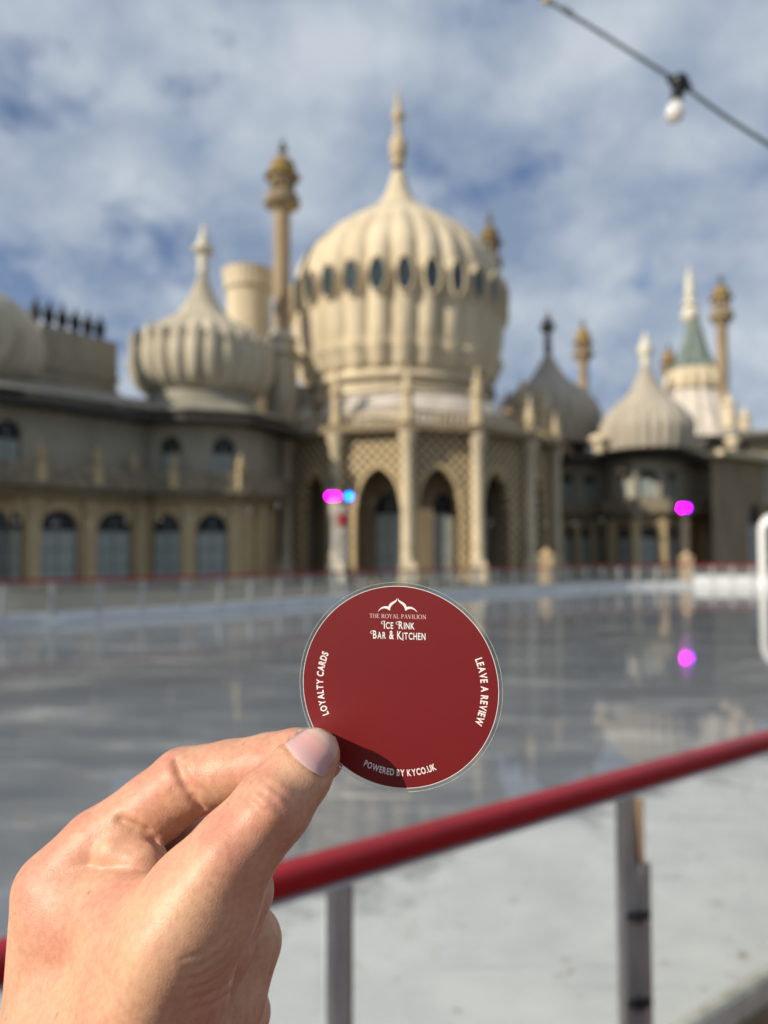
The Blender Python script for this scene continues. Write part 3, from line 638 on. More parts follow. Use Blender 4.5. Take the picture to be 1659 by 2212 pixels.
# columns at the corners, running up into pinnacles with urn tops
def column(q, h_top, w=0.42):
    mb = MB()
    mb.box((q[0], q[1], 0.5), (w*2.3, w*2.3, 1.0)); mb.box((q[0], q[1], 1.1), (w*1.9, w*1.9, 0.2))
    mb.lathe([(w*0.90, 1.2), (w, 1.5), (w*0.86, 1.7), (w*0.86, 2.0), (w*1.02, 2.1), (w*0.88, 2.3), (w*0.82, ZC-0.9), (w*1.2, ZC-0.5), (w*1.3, ZC-0.05)], (q[0], q[1], 0), 12)
    o = mb.build('column', M['cream'], pav, origin=(q[0], q[1], 0), sharp=30)
    p = MB(); z0 = ZC+0.45
    p.lathe([(w*0.95, z0), (w*0.95, z0+0.3), (w*0.72, z0+0.4), (w*0.68, h_top-0.9), (w*1.0, h_top-0.75), (w*0.95, h_top-0.55), (w*0.55, h_top-0.45), (w*0.7, h_top-0.1), (w*0.25, h_top+0.2), (w*0.3, h_top+0.4), (0.01, h_top+0.9)], (q[0], q[1], 0), 12)
    p.build('pinnacle', M['fin'], o, sharp=40)
    return o
for i, q in enumerate(Bw[1:7]):
    c = Vector((dc[0], dc[1], 0)); v = (Vector((*q, 0)) - c).normalized()*0.35; column((q[0]+v.x, q[1]+v.y), (10.0, 11.3, 11.2, 11.3, 10.2, 10.0)[i], 0.40 if i < 5 else 0.34)
band_part('bow_cornice', Bw, 0.55, ZC+0.004, ZC+0.35, -0.25, M['stoned'])
# balustrade over the bow: pierced rail
bl = MB(); q = resample(v3(Bw), 0.36)
for a in q: bl.box((a.x, a.y, ZC+0.72), (0.13, 0.13, 0.72))
ribbon(bl, v3(Bw), 0.10, ZC+1.08, ZC+1.20, 0.0)
bl.build('balustrade', M['fin'], pav, smooth=False)
# thin iron rail linking the pinnacle heads
tr_ = MB(); tp = [Vector((q_[0], q_[1], z)) for q_, z in zip(Bw[2:6], (10.55, 10.75, 10.8, 10.3))]; tr_.tube(tp, 0.06, 8, False); tr_.tube([p - Vector((0, 0, 0.28)) for p in tp], 0.04, 8, False); tr_.build('iron_rail', M['findark'], pav)
# inner wall of the bow with tall glazed doors, paving floor
cc = Vector((dc[0]+0.5, dc[1]+0.5, 0))
inner = [tuple((cc + (Vector((*p, 0))-cc)*0.74).to_tuple()[:2]) for p in Bw]
for i in range(len(inner)-1):
    o_ = []; Ln = (Vector(inner[i+1])-Vector(inner[i])).length
    if i in (2, 3, 4): o_ = [({2: 0.62, 3: 0.88, 4: 0.72}[i], 0.62 if i == 3 else 0.95, 0.1, 4.2, 5.2)] if Ln > 2.4 else []
    arch_wall('inner_wall', inner[i], inner[i+1], 0.0, ZC, [(u if u+0.66/Ln < 1 else 1-0.67/Ln, min(h, Ln*0.3), *r_) for (u, h, *r_) in o_], M['stoned'], 0.3)
    for (u, h, *r_) in o_:
        a, b = Vector((*inner[i], 0)), Vector((*inner[i+1], 0)); d = (b-a).normalized()
        u = (u if u+0.66/Ln < 1 else 1-0.67/Ln); put_window('tall%.2f' % min(h, Ln*0.3), a, d, u*Ln, (min(h, Ln*0.3), 0.1, 4.2, 5.2, 3.9))
MB().prism([(p[0]*0.999+0.05, p[1]+0.15) for p in Bw], ZC-0.25, ZC-0.01).build('porch_ceiling', M['stoned'], pav, smooth=False)
# pale canopy roof between balustrade and dome
MB().lathe(smooth_prof([(8.1, ZC+0.3), (7.95, ZC+0.9), (7.5, ZC+1.7), (6.85, ZC+2.35), (6.1, ZC+2.75)], 4), (dc[0], dc[1], 0), 120, lambda a, z, r: 0.985+0.02*abs(math.cos(30*a))).build('canopy_roof', M['pale'], pav, sharp=80)
MB().lathe([(6.7, 0.05), (6.7, ZC+1.5)], (dc[0], dc[1]+3.5, 0), 48).build('rotunda_core', M['stoned'], pav, sharp=30)
# connecting blocks either side of the bow
MB().box((dc[0]-6.9, 50.5, 5.0), (5.2, 5, 9.9)).box((dc[0]-5.9, 50, 11.0), (3.2, 4, 2.2)).build('linking_block', M['wall'], pav, smooth=False)
MB().box((dc[0]+8.6, 55.5, 4.6), (5.0, 4, 9.2)).build('linking_block', M['wall'], pav, smooth=False)
# --- right wing
Rw = [px2(1203, 54.5), px2(1305, 56.0), px2(1325, 53.5), px2(1370, 51.8), px2(1430, 51.8), px2(1480, 53.2), px2(1510, 56), px2(1560, 57)]
ZR, ZRB = 7.9, 4.3
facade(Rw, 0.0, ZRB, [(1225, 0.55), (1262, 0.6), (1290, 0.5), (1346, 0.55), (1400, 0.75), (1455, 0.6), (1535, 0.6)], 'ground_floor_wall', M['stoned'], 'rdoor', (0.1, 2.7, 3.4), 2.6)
facade(Rw, ZRB+0.2, ZR, [(1228, 0.5), (1276, 0.55), (1348, 0.55), (1400, 0.7), (1455, 0.6), (1535, 0.5)], 'upper_floor_wall', M['wall'], 'rup', (4.9, 6.7, 7.2), 6.6, 0.35)
band_part('balcony', Rw, 0.45, ZRB, ZRB+0.18, -0.40, M['trim']); band_part('balustrade', Rw, 0.08, ZRB+0.19, ZRB+0.95, -0.74, M['trim'])
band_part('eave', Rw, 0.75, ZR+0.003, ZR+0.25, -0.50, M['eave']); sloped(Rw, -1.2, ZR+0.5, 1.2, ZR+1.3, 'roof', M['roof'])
for px in (1208, 1243, 1278, 1304, 1325, 1372, 1428, 1480, 1512, 1556):
    for i in range(len(Rw)-1):
        a, b = Vector((*Rw[i], 0)), Vector((*Rw[i+1], 0)); d = b-a; Ln = d.length; d.normalize(); u = colY(a, d, Ln, px)
        if 0 <= u < Ln:
            q = a + d*u + Vector((d.y, -d.x, 0))*0.17; place('pier', pr_, pav, q, math.atan2(d.y, d.x), (0.9, 1, 0.92)); break
MB().prism([(Rw[0][0], Rw[0][1]+0.6), (Rw[1][0], Rw[1][1]+0.6), (Rw[6][0], Rw[6][1]+0.5), (Rw[7][0]+8, 58), (36, 75), (8, 75)], 0.05, ZR+0.8).build('wing_core', M['wall'], pav, smooth=False)
MB().lathe([(3.3, ZR+0.4), (3.2, ZR+0.8), (2.9, zof(972, YB)+0.05)], (*px2(1401, YB+1.5), 0), 32).build('dome_drum', M['roof'], pav, sharp=30)
# added little cupolas, shaped to stand in for sun patches on the parapet
for (px, py, w, Y) in ((1298, 950, 24, 50.5), (1505, 962, 22, 50.5), (1587, 955, 16, 54)):
    c = px2(px, Y); f = Y/FPX
    MB().ell((c[0], c[1], zof(py, Y)), (w*f, w*f, 13*f), 16, 8).lathe([(w*0.5*f, ZR+0.3), (w*0.6*f, zof(py, Y))], (c[0], c[1], 0), 12).build('sun_patch_cupola', M['cream'], pav)
# far right block, brown stone with arch
Er = [px2(1540, 50.5), px2(1610, 53), px2(1740, 59)]
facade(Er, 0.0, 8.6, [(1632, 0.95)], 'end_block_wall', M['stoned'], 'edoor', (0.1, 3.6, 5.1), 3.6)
facade([px2(1500, 60), px2(1620, 55), px2(1760, 54)], 5.0, 9.6, [], 'attic_wall', M['wall'], 'x', (0, 0, 0), 0)
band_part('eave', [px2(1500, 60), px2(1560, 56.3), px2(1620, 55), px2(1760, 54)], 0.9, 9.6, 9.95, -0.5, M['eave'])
band_part('parapet', [px2(1520, 60), px2(1620, 56), px2(1760, 55)], 0.5, 9.96, 10.5, 0.6, M['roof'])
band_part('end_cornice', Er, 0.5, 8.0, 8.35, -0.35, M['cream'])
MB().box((33, 68, 4.7), (14, 9, 9.4)).build('end_block_core', M['stoned'], pav, smooth=False)
# row of small pinnacles along the parapets right of the bow
for (px, py, w, Y) in ((1130, 815, 12, 50), (1175, 832, 14, 50), (1105, 880, 12, 52)):
    c = px2(px, Y); f = Y/FPX
    MB().lathe([(w*f, 8.2), (w*f, zof(py+60, Y)), (w*1.3*f, zof(py+56, Y)), (w*0.8*f, zof(py+44, Y)), (w*0.95*f, zof(py+28, Y)), (w*0.3*f, zof(py+12, Y)), (0.01, zof(py-6, Y))], (c[0], c[1], 0), 10).build('pinnacle', M['fin'], pav, sharp=40)
for (px, py, w, Y) in ((690, 830, 16, 45.5), (1098, 850, 14, 48)):
    c = px2(px, Y); f = Y/FPX
    MB().lathe([(w*f, 8.2), (w*f, zof(py+50, Y)), (w*1.5*f, zof(py+46, Y)), (w*0.9*f, zof(py+30, Y)), (w*0.4*f, zof(py+8, Y)), (0.01, zof(py-8, Y))], (c[0], c[1], 0), 10).build('pinnacle', M['stoned'], pav, sharp=40)
# ------------------------------------------------------------------ added pedestals standing in for sunlit column bases behind the barrier
for (px, Y, h, w, lab) in ((1180, 42.0, 1.75, 0.60, 'added stone pedestal standing in for a sunlit column base behind the barrier, right of the arcade columns'), (1482, 42.5, 1.6, 0.5, 'added orange-brown stone pedestal standing in for a sunlit post below the right-hand magenta lamp')):
    v = atg(px, Y); m_ = MB().box((v.x, v.y, h*0.08), (w*1.2, w*1.2, h*0.16)).box((v.x, v.y, h*0.5), (w, w, h*0.68)).box((v.x, v.y, h*0.88), (w*1.2, w*1.2, h*0.08)).lathe([(w*0.5, h*0.92), (w*0.3, h*1.0), (0.01, h*1.12)], (v.x, v.y, 0), 12)
    tag(m_.build('added_pedestal', M['stone_lit'], origin=(v.x, v.y, 0), smooth=False), lab, 'pedestal', 'added pedestals for sunlit column bases behind the rink')
# ------------------------------------------------------------------ lighting towers
def tower(px, Y, ytop, lamps, label, truss=True, box=True):
    v = atg(px, Y); root = empty('lighting_tower', v, label, 'lighting tower', 'lighting towers behind the rink'); h = zof(ytop, Y)
    mb = MB(); w = 0.19 if truss else 0.10
    for sx in (-w, w):
        for sy in (-w, w): mb.tube([(v.x+sx, v.y+sy, 0.06), (v.x+sx, v.y+sy, h)], 0.032 if truss else 0.02, 8)
    n = int(h/0.4)
    for k in range(n):
        za, zb_ = 0.06 + k*h/n, (k+1)*h/n - 0.02; s = 1 if k % 2 else -1
        mb.tube([(v.x-w*s, v.y-w, za), (v.x+w*s, v.y-w, zb_)], 0.014, 6); mb.tube([(v.x-w*s, v.y+w, za), (v.x+w*s, v.y+w, zb_)], 0.014, 6)
        mb.tube([(v.x-w, v.y-w*s, za), (v.x-w, v.y+w*s, zb_)], 0.014, 6); mb.tube([(v.x+w, v.y-w*s, za), (v.x+w, v.y+w*s, zb_)], 0.014, 6)
    mb.build('truss', M['alu'] if truss else M['findark'], root)
    MB().box((v.x, v.y, 0.02), (0.8, 0.8, 0.06)).build('base_plate', M['findark'], root, smooth=False)
    MB().tube([at(px-22, lamps[0][1]-16, Y), at(px+36, lamps[0][1]-16, Y)], 0.03, 8).tube([(v.x, v.y, h-0.05), (v.x, v.y, zof(lamps[0][1]-16, Y))], 0.03, 8).build('crossbar', M['iron'], root)
    for (lx, ly, m_, r_) in lamps:
        c = at(lx, ly, Y-0.15); o = MB().lathe([(0.001, 0), (r_*1.1, 0.0), (r_*1.1, 0.2), (r_*0.7, 0.3)], (0, 0, 0), 14)
        rot = Matrix.Rotation(R(-90), 4, 'X').to_quaternion()
        body = MB(); body.lathe([(r_*1.15, -0.02), (r_*1.15, 0.22), (r_*0.6, 0.32), (0.001, 0.32)], (0, 0, 0), 14)
        ob = place('spotlight', body.mesh('spotlight', M['iron']), root, c, rot=rot)
        ln = MB().lathe([(0.001, 0.0), (r_, 0.0), (r_, 0.02), (0.001, 0.02)], (0, 0, 0), 16); place('lens', ln.mesh('lens', m_, False), ob, c)
        # keep the lens inside the spotlight frame
    if box:
        c = at(px+6, 1122, Y-0.3); MB().box(c, (0.30, 0.26, 0.42)).build('loudspeaker', M['redlamp'], root, smooth=False)
        c = at(px+19, 1122, Y-0.3); MB().box(c, (0.14, 0.24, 0.36)).build('speaker_bracket', M['iron'], root, smooth=False)
    c = at(px-12, 1040, Y); MB().box(c, (0.3, 0.25, 0.3)).build('junction_box', M['iron'], root, smooth=False) if truss else None
    return root
tower(732, 29.0, 1088, [(713, 1072, M['mag'], 0.10), (726, 1072, M['pink'], 0.10), (754, 1072, M['blue'], 0.10)], 'silver truss tower with magenta and blue lamps in front of the arcade')
tower(1480, 43.5, 1100, [(1473, 1097, M['mag'], 0.15), (1484, 1097, M['vio'], 0.15)], 'thin dark pole with one magenta lamp, in front of the right wing', False, False)
# ------------------------------------------------------------------ white gate frame at the right edge
def gate():
    Y = 37.0; v = atg(1700, Y); root = empty('entrance_frame', v, 'white rounded tubular frame rising behind the far right barrier at the picture edge', 'frame')
    xl, xr = atg(1647, Y).x, atg(1790, Y).x; zt_ = zof(1124, Y)
    pts = [Vector((xl, Y, 0.0))] + [Vector((xl, Y, zt_-0.5))] + [Vector((xl + 0.5*(1-math.cos(t)), Y, zt_-0.5+0.5*math.sin(t))) for t in (R(25), R(50), R(75), R(90))] + [Vector((xr-0.5, Y, zt_))] + [Vector((xr - 0.5*(1-math.cos(t)), Y, zt_-0.5+0.5*math.sin(t))) for t in (R(65), R(40), R(20), 0)] + [Vector((xr, Y, 0.0))]
    MB().tube(pts, [0.17]*2 + [0.19, 0.24, 0.30, 0.32, 0.32, 0.30, 0.24, 0.19, 0.17, 0.17], 16).build('tube_frame', M['white'], root, sharp=50)
    MB().box(((xl+xr)/2, Y+0.05, 1.55), (xr-xl-0.3, 0.04, 0.06)).box(((xl+xr)/2, Y+0.05, 0.6), (xr-xl-0.3, 0.04, 0.06)).build('crossbar', M['white'], root, smooth=False)
gate()
# ------------------------------------------------------------------ festoon lights
def bulb_glass(name, milky):
    m = mat(name, (0.85, 0.83, 0.78) if milky else (0.8, 0.8, 0.8), 0.08, spec=0.6)
    b = m.node_tree.nodes['Principled BSDF']; b.inputs['Transmission Weight'].default_value = 0.35 if milky else 0.85; b.inputs['Coat Weight'].default_value = 0.6
    return m
M['milk'] = bulb_glass('milky_bulb', True); M['clear'] = bulb_glass('clear_bulb', False)
def festoon_near():
    k = [(980, -140, 2.75), (1100, -50, 2.68), (1187, 4, 2.62), (1280, 60, 2.58), (1370, 117, 2.54), (1462, 176, 2.50), (1560, 247, 2.46), (1659, 311, 2.42), (1780, 385, 2.37), (1900, 455, 2.3)]
    pts = smooth_pts([at(*p) for p in k], 8)
    root = empty('festoon_lights', at(1462, 176, 2.50), 'dark cable with white globe bulbs hanging across the top right of the sky', 'string lights')
    MB().tube(pts, 0.0062, 10).build('cable', M['cable'], root)
    hold = MB().lathe([(0.001, 0.022), (0.020, 0.020), (0.026, 0.008), (0.024, -0.004), (0.0175, -0.012), (0.016, -0.046), (0.0145, -0.048)], (0, 0, 0), 20)
    for s in (-1, 1): hold.tube([(0.012*s, 0, 0.004), (0.034*s, 0, -0.014*s+0.001)], [0.014, 0.009], 10)
    hm = hold.mesh('lamp_holder', M['rubber'], True, sharp=50)
    bm_ = MB().lathe([(0.010, -0.040), (0.0115, -0.050), (0.015, -0.056), (0.0215, -0.066), (0.0255, -0.078), (0.0262, -0.086), (0.0235, -0.098), (0.017, -0.107), (0.009, -0.111), (0.001, -0.1125)], (0, 0, 0), 28).mesh('bulb', M['milk'], True, sharp=80)
    tilt = Matrix.Rotation(R(9), 4, 'Y').to_quaternion()
    for (px, py, Y) in ((1467, 181, 2.50), (1755, 371, 2.38)):
        c = at(px, py, Y); h = place('lamp_holder', hm, root, c, rot=tilt, scale=(1.2, 1.2, 1.2)); place('bulb', bm_, root, c, rot=tilt, scale=(1.2, 1.2, 1.2))
    c = at(1182, 2, 2.62); MB().ell(c, (0.016, 0.016, 0.014)).build('cable_clip', M['fin'], root)
    # cable tie near the first bulb
    a, b = at(1218, 20, 2.61), at(1236, 32, 2.60); MB().tube([a, b], 0.0095, 10).build('tape_wrap', M['rubber'], root)
festoon_near()
def festoon_far(pxs, Y, label):
    pts = [at(px, py-6, Y) for px, py in pxs]; root = empty('festoon_lights', pts[0], label, 'string lights', 'strings of clear bulbs in front of the building')
    MB().tube(smooth_pts(pts, 4), 0.006, 6).build('cable', M['cable'], root)
    bm_ = MB().tube([(0, 0, 0), (0, 0, -0.05)], 0.018, 8).ell((0, 0, -0.085), (0.04, 0.04, 0.045), 12, 8).mesh('bulb', M['clear'], True)
    for p in pts[1:-1]: place('bulb', bm_, root, p)
festoon_far([(-60, 1124), (37, 1128), (117, 1131), (195, 1130), (273, 1128), (346, 1122), (414, 1116), (480, 1108), (541, 1102), (600, 1092), (700, 1068)], 22, 'thin string of clear bulbs in front of the left wing arches')
festoon_far([(700, 1045), (804, 1086), (870, 1105), (938, 1118), (1000, 1126), (1060, 1130), (1120, 1133), (1180, 1134), (1240, 1132), (1300, 1126), (1380, 1112), (1478, 1085)], 30, 'thin sagging string of clear bulbs in front of the arcade and right wing')
# ------------------------------------------------------------------ round card
CY = 0.277                                   # distance of the card centre
CC = at(859.3, 1483.5, CY); CA = R(14.5); CR = 213.2*CY/FPX*1.004
CU = Vector((math.cos(CA), -math.sin(CA), 0)); CT = R(1.5)      # turned a little to the left, top edge leaning towards the viewer
CN = Vector((-math.sin(CA)*math.cos(CT), -math.cos(CA)*math.cos(CT), -math.sin(CT))); CV = CN.cross(CU).normalized()
def cp(u, v, w=0.0): return CC + CU*(u*CR) + CV*(v*CR) + CN*w
def card():
    M['card_red'] = mat('printed_red_paper', (0.165, 0.0078, 0.0105), 0.42, col2=(0.150, 0.007, 0.0095), vscale=20, spec=0.4, coat=0.12)
    M['card_white'] = mat('white_print', (0.80, 0.76, 0.74), 0.5)
    M['card_pink'] = mat('pale_pink_print', (0.70, 0.46, 0.45), 0.5)
    M['card_dark'] = mat('dark_print', (0.03, 0.012, 0.014), 0.5)
    M['card_edge'] = mat('white_paper_edge', (0.85, 0.82, 0.80), 0.5)
    lam = bpy.data.materials.new('clear_laminate'); lam.use_nodes = True; nt = lam.node_tree; N = nt.nodes; L = nt.links
    for n in list(N): N.remove(n)
    out = N.new('ShaderNodeOutputMaterial'); tr = N.new('ShaderNodeBsdfTransparent'); tr.inputs[0].default_value = (0.93, 0.94, 0.93, 1); gl = N.new('ShaderNodeBsdfGlossy'); gl.inputs['Roughness'].default_value = 0.2
    fr = N.new('ShaderNodeFresnel'); fr.inputs[0].default_value = 1.5; mx = N.new('ShaderNodeMixShader'); ge = N.new('ShaderNodeNewGeometry'); fb = N.new('ShaderNodeMath'); fb.operation = 'SUBTRACT'; fb.use_clamp = True; L.new(fr.outputs[0], fb.inputs[0]); L.new(ge.outputs['Backfacing'], fb.inputs[1]); L.new(fb.outputs[0], mx.inputs[0]); L.new(tr.outputs[0], mx.inputs[1]); L.new(gl.outputs[0], mx.inputs[2]); L.new(mx.outputs[0], out.inputs[0])
    edge = mat('laminate_edge', (0.62, 0.64, 0.60), 0.18, spec=0.8); edge.node_tree.nodes['Principled BSDF'].inputs['Transmission Weight'].default_value = 0.4
    root = empty('round_card', CC, 'round dark red laminated card with white lettering, held up between thumb and forefinger', 'card')
    def disc(r0, r1, w0, w1, name, m, n=160, wob=0.0, parent=root):
        mb = MB(); vs = []; fs = []
        for k in range(n):
            a = 2*math.pi*k/n; q = 1 + wob*math.sin(a*37+1)*math.sin(a*11) ; c, s = math.cos(a), math.sin(a)
            for (r, w) in ((r0, w0), (r1*q, w0), (r1*q, w1), (r0, w1)): vs.append(cp(r*c, r*s, w))
        for k in range(n):
            k2 = (k+1) % n
            for j in range(4): fs.append((4*k+j, 4*k2+j, 4*k2+(j+1) % 4, 4*k+(j+1) % 4))
        mb.add(vs, fs); return mb.build(name, m, parent, smooth=False)
    mb = MB(); n = 160; vs = [cp(math.cos(2*math.pi*k/n), math.sin(2*math.pi*k/n), w) for w in (0.0, -0.0004) for k in range(n)]
    mb.add(vs, [tuple(range(n)), tuple(range(2*n-1, n-1, -1))] + [(k, n+k, n+(k+1) % n, (k+1) % n) for k in range(n)]); mb.build('printed_face', M['card_red'], root, smooth=False)
    disc(1.001, 1.0055, 0.00004, -0.0004, 'paper_edge', M['card_edge'])
    disc(1.008, 1.039, -0.0001, -0.0005, 'laminate_rim', lam, wob=0.0008)
    disc(1.0392, 1.0425, 0.00002, -0.0006, 'cut_edge', edge, 200, wob=0.0010)
    # ---- lettering
    gly = {}
    def glyph(ch, bold):
        if (ch, bold) in gly: return gly[(ch, bold)]
        cu = bpy.data.curves.new('g', 'FONT'); cu.body = ch; cu.size = 1.0; cu.offset = bold; cu.resolution_u = 4
        ob = bpy.data.objects.new('g', cu); COL.objects.link(ob); dg = bpy.context.evaluated_depsgraph_get(); dg.update()
        me = bpy.data.meshes.new_from_object(ob.evaluated_get(dg)); v = [(p.co.x, p.co.y) for p in me.vertices]; f = [tuple(p.vertices) for p in me.polygons]
        bpy.data.objects.remove(ob); bpy.data.curves.remove(cu); bpy.data.meshes.remove(me)
        x0, x1 = min(p[0] for p in v), max(p[0] for p in v); gly[(ch, bold)] = ([(p[0]-x0, p[1]) for p in v], f, x1-x0); return gly[(ch, bold)]
    CAPH = 0.69
    def layout(text, sizes, bold, gap, space):
        out = []; x = 0
        for ch, s in zip(text, sizes):
            if ch == ' ': x += space; continue
            v, f, w = glyph(ch, bold); out.append((v, f, s, x)); x += w*s + gap
        return out, x - gap
    def line(name, text, x0, x1, y0, y1, m, bold=0.0, sizes=None, w=0.00009, shadow=None, arcs=(), gap=0.34):
        """straight line of text in crop pixels of the photo (x0..x1, baseline y1, capital top y0)"""
        sizes = sizes or [1]*len(text); lay, tot = layout(text, sizes, bold, 0.13, gap); sx = (x1-x0)/tot; sy = (y1-y0)/CAPH
        def to(x, y, dx=0, dy=0): return ((x0 + x*sx + dx - 815)/635, (825 - (y1 - y*sy) - dy)/655)
        for nm, mm, ww, dx, dy in (([(name + '_shadow', M['card_dark'], w*0.5, 2.5, 3.5)] if shadow else []) + [(name, m, w, 0, 0)]):
            mb = MB()
            for v, f, s, x in lay: mb.add([cp(*to(x + p[0]*s, p[1]*s, dx, dy), ww) for p in v], f)
            for (k_, pts, th) in arcs: stroke(mb, [((x0 + lay[k_][3]*sx + px+dx-815)/635, (825-py-dy)/655) for px, py in pts], th/645, ww)
            mb.build(nm, mm, root, smooth=False)
    def stroke(mb, pts, th, w):
        n = len(pts); vs = []
        for i, p in enumerate(pts):
            a, b = pts[max(i-1, 0)], pts[min(i+1, n-1)]; dx, dy = b[0]-a[0], b[1]-a[1]; l = math.hypot(dx, dy) or 1
            t = th[i] if isinstance(th, list) else th
            vs += [cp(p[0]-dy/l*t/2, p[1]+dx/l*t/2, w), cp(p[0]+dy/l*t/2, p[1]-dx/l*t/2, w)]
        mb.add(vs, [(2*i, 2*i+1, 2*i+3, 2*i+2) for i in range(n-1)])
    def arc_text(name, text, rad, height, mid, span, outward, m, bold=0.012):
        lay, tot = layout(text, [1]*len(text), bold, 0.10, 0.33); mb = MB(); sx = span*rad/tot; sy = height/CAPH
        for v, f, s, x in lay:
            xc = x + max(p[0] for p in v)/2; t = (xc/tot - 0.5)*span
            a = mid - t if outward else mid + t                 # letters stand outward or point to the centre
            er = (math.cos(a), math.sin(a)); et = (math.sin(a), -math.cos(a)) if outward else (-math.sin(a), math.cos(a)); up = er if outward else (-er[0], -er[1])
            hw = max(p[0] for p in v)/2
            vs = [cp(er[0]*rad + et[0]*(p[0]-hw)*sx + up[0]*(p[1]*sy-height/2), er[1]*rad + et[1]*(p[0]-hw)*sx + up[1]*(p[1]*sy-height/2), 0.00009) for p in v]
            mb.add(vs, f)
        mb.build(name, m, root, smooth=False)
    arc_text('left_lettering', 'LOYALTY CARDS', 0.822, 0.068, math.pi, 0.80, True, M['card_white'], 0.030)
    arc_text('right_lettering', 'LEAVE A REVIEW', 0.868, 0.068, -0.015, 0.765, True, M['card_white'], 0.030)
    arc_text('lower_lettering', 'POWERED BY KYCO.UK', 0.852, 0.062, -math.pi/2 + 0.018, 0.88, False, M['card_white'], 0.026)
    def spiral(cx, cy, r, a0, a1, n=12, r2=None): return [(cx + (r + ((r2 or r)-r)*i/n)*math.cos(a0+(a1-a0)*i/n), cy + (r + ((r2 or r)-r)*i/n)*math.sin(a0+(a1-a0)*i/n)) for i in range(n+1)]
    line('ice_rink_lettering', 'ICE RINK', 727, 927, 397, 447, M['card_white'], 0.016, [1.0, 0.84, 0.84, 1, 1.0, 0.84, 0.84, 0.84], shadow=True,
         arcs=[(0, spiral(-9, 409, 8, R(60), R(280), 10), 3.5), (0, [(-8, 401), (0, 398), (8, 399)], 3.5), (3, spiral(-9, 410, 8, R(60), R(280), 10), 3.5), (3, [(-8, 402), (0, 398), (8, 399)], 3.5)], gap=0.62)
    line('bar_kitchen_lettering', 'BAR & KITCHEN', 655, 997, 462, 514, M['card_white'], 0.016, [1.0, 0.84, 0.84, 1, 1.05, 1, 1.0, 0.84, 0.84, 0.84, 0.84, 0.84, 0.84], shadow=True,
         arcs=[(0, spiral(-9, 474, 8, R(60), R(280), 10), 3.5), (0, [(-8, 466), (0, 462), (8, 463)], 3.5), (4, [(28, 508), (34, 518), (42, 520)], 4)])
    # thin serif capitals
    T, H = 0.135, 0.045
    def E(cx, cy, rx, ry, a0=0, a1=360, n=18): return [(cx + rx*math.cos(R(a0+(a1-a0)*i/n)), cy + ry*math.sin(R(a0+(a1-a0)*i/n))) for i in range(n+1)]
    def thick(p, t0, t1): return [t0 + (t1-t0)*abs(math.cos(math.atan2(b[1]-a[1], b[0]-a[0]) - math.pi/2))**2 for a, b in zip([p[0]]+p[:-1], p[1:]+[p[-1]])]
    st = lambda x, y0=0, y1=1: [([(x, y0), (x, y1)], T), ([(x-0.15, y0+0.02), (x+0.15, y0+0.02)], H), ([(x-0.15, y1-0.02), (x+0.15, y1-0.02)], H)]
    bowl = lambda x: [(lambda p: (p, thick(p, H, T)))([(x, 0.97)] + E(x+0.18, 0.735, 0.24, 0.235, 90, -90, 10) + [(x, 0.5)])]
    sr = {'T': (0.8, st(0.4) + [([(0.02, 0.97), (0.78, 0.97)], H*1.3), ([(0.04, 0.97), (0.03, 0.78)], H), ([(0.76, 0.97), (0.77, 0.78)], H)]),
          'H': (0.95, st(0.18) + st(0.77) + [([(0.18, 0.52), (0.77, 0.52)], H)]),
          'E': (0.72, st(0.18) + [([(0.18, 0.97), (0.64, 0.97)], H*1.2), ([(0.18, 0.52), (0.5, 0.52)], H), ([(0.18, 0.03), (0.68, 0.03)], H*1.2), ([(0.64, 0.97), (0.64, 0.8)], H), ([(0.68, 0.03), (0.68, 0.2)], H)]),
          'R': (0.86, st(0.18) + bowl(0.18) + [([(0.4, 0.5), (0.62, 0.15), (0.84, 0.02)], T*0.8)]),
          'P': (0.72, st(0.18) + bowl(0.18)),
          'O': (0.98, [(lambda p: (p, thick(p, H, T*1.1)))(E(0.48, 0.5, 0.42, 0.49, 0, 360, 24))]),
          'Y': (0.86, st(0.42, 0, 0.5) [:2] + [([(0.42, 0.48), (0.1, 0.98)], T), ([(0.42, 0.48), (0.74, 0.98)], H*1.3), ([(0.0, 0.98), (0.24, 0.98)], H), ([(0.62, 0.98), (0.86, 0.98)], H)]),
          'A': (0.92, [([(0.12, 0.0), (0.43, 1.0)], H*1.3), ([(0.43, 1.0), (0.78, 0.0)], T), ([(0.2, 0.34), (0.64, 0.34)], H), ([(0.0, 0.02), (0.25, 0.02)], H), ([(0.62, 0.02), (0.92, 0.02)], H)]),
          'V': (0.9, [([(0.12, 1.0), (0.46, 0.0)], T), ([(0.46, 0.0), (0.76, 1.0)], H*1.3), ([(0.0, 0.98), (0.27, 0.98)], H), ([(0.62, 0.98), (0.9, 0.98)], H)]),
          'L': (0.70, st(0.18) + [([(0.18, 0.03), (0.66, 0.03)], H*1.2), ([(0.66, 0.03), (0.66, 0.22)], H)]),
          'I': (0.36, st(0.18)), 'N': (0.98, [([(0.18, 0), (0.18, 1)], H*1.3), ([(0.12, 1.0), (0.80, 0.0)], T), ([(0.80, 0), (0.80, 1)], H*1.3), ([(0.04, 0.02), (0.32, 0.02)], H), ([(0.66, 0.98), (0.94, 0.98)], H), ([(0.02, 0.98), (0.2, 0.98)], H)])}
    text = 'THE ROYAL PAVILION'; tot = sum((sr[c][0] + 0.06) if c != ' ' else 0.38 for c in text); mb = MB(); x = 0
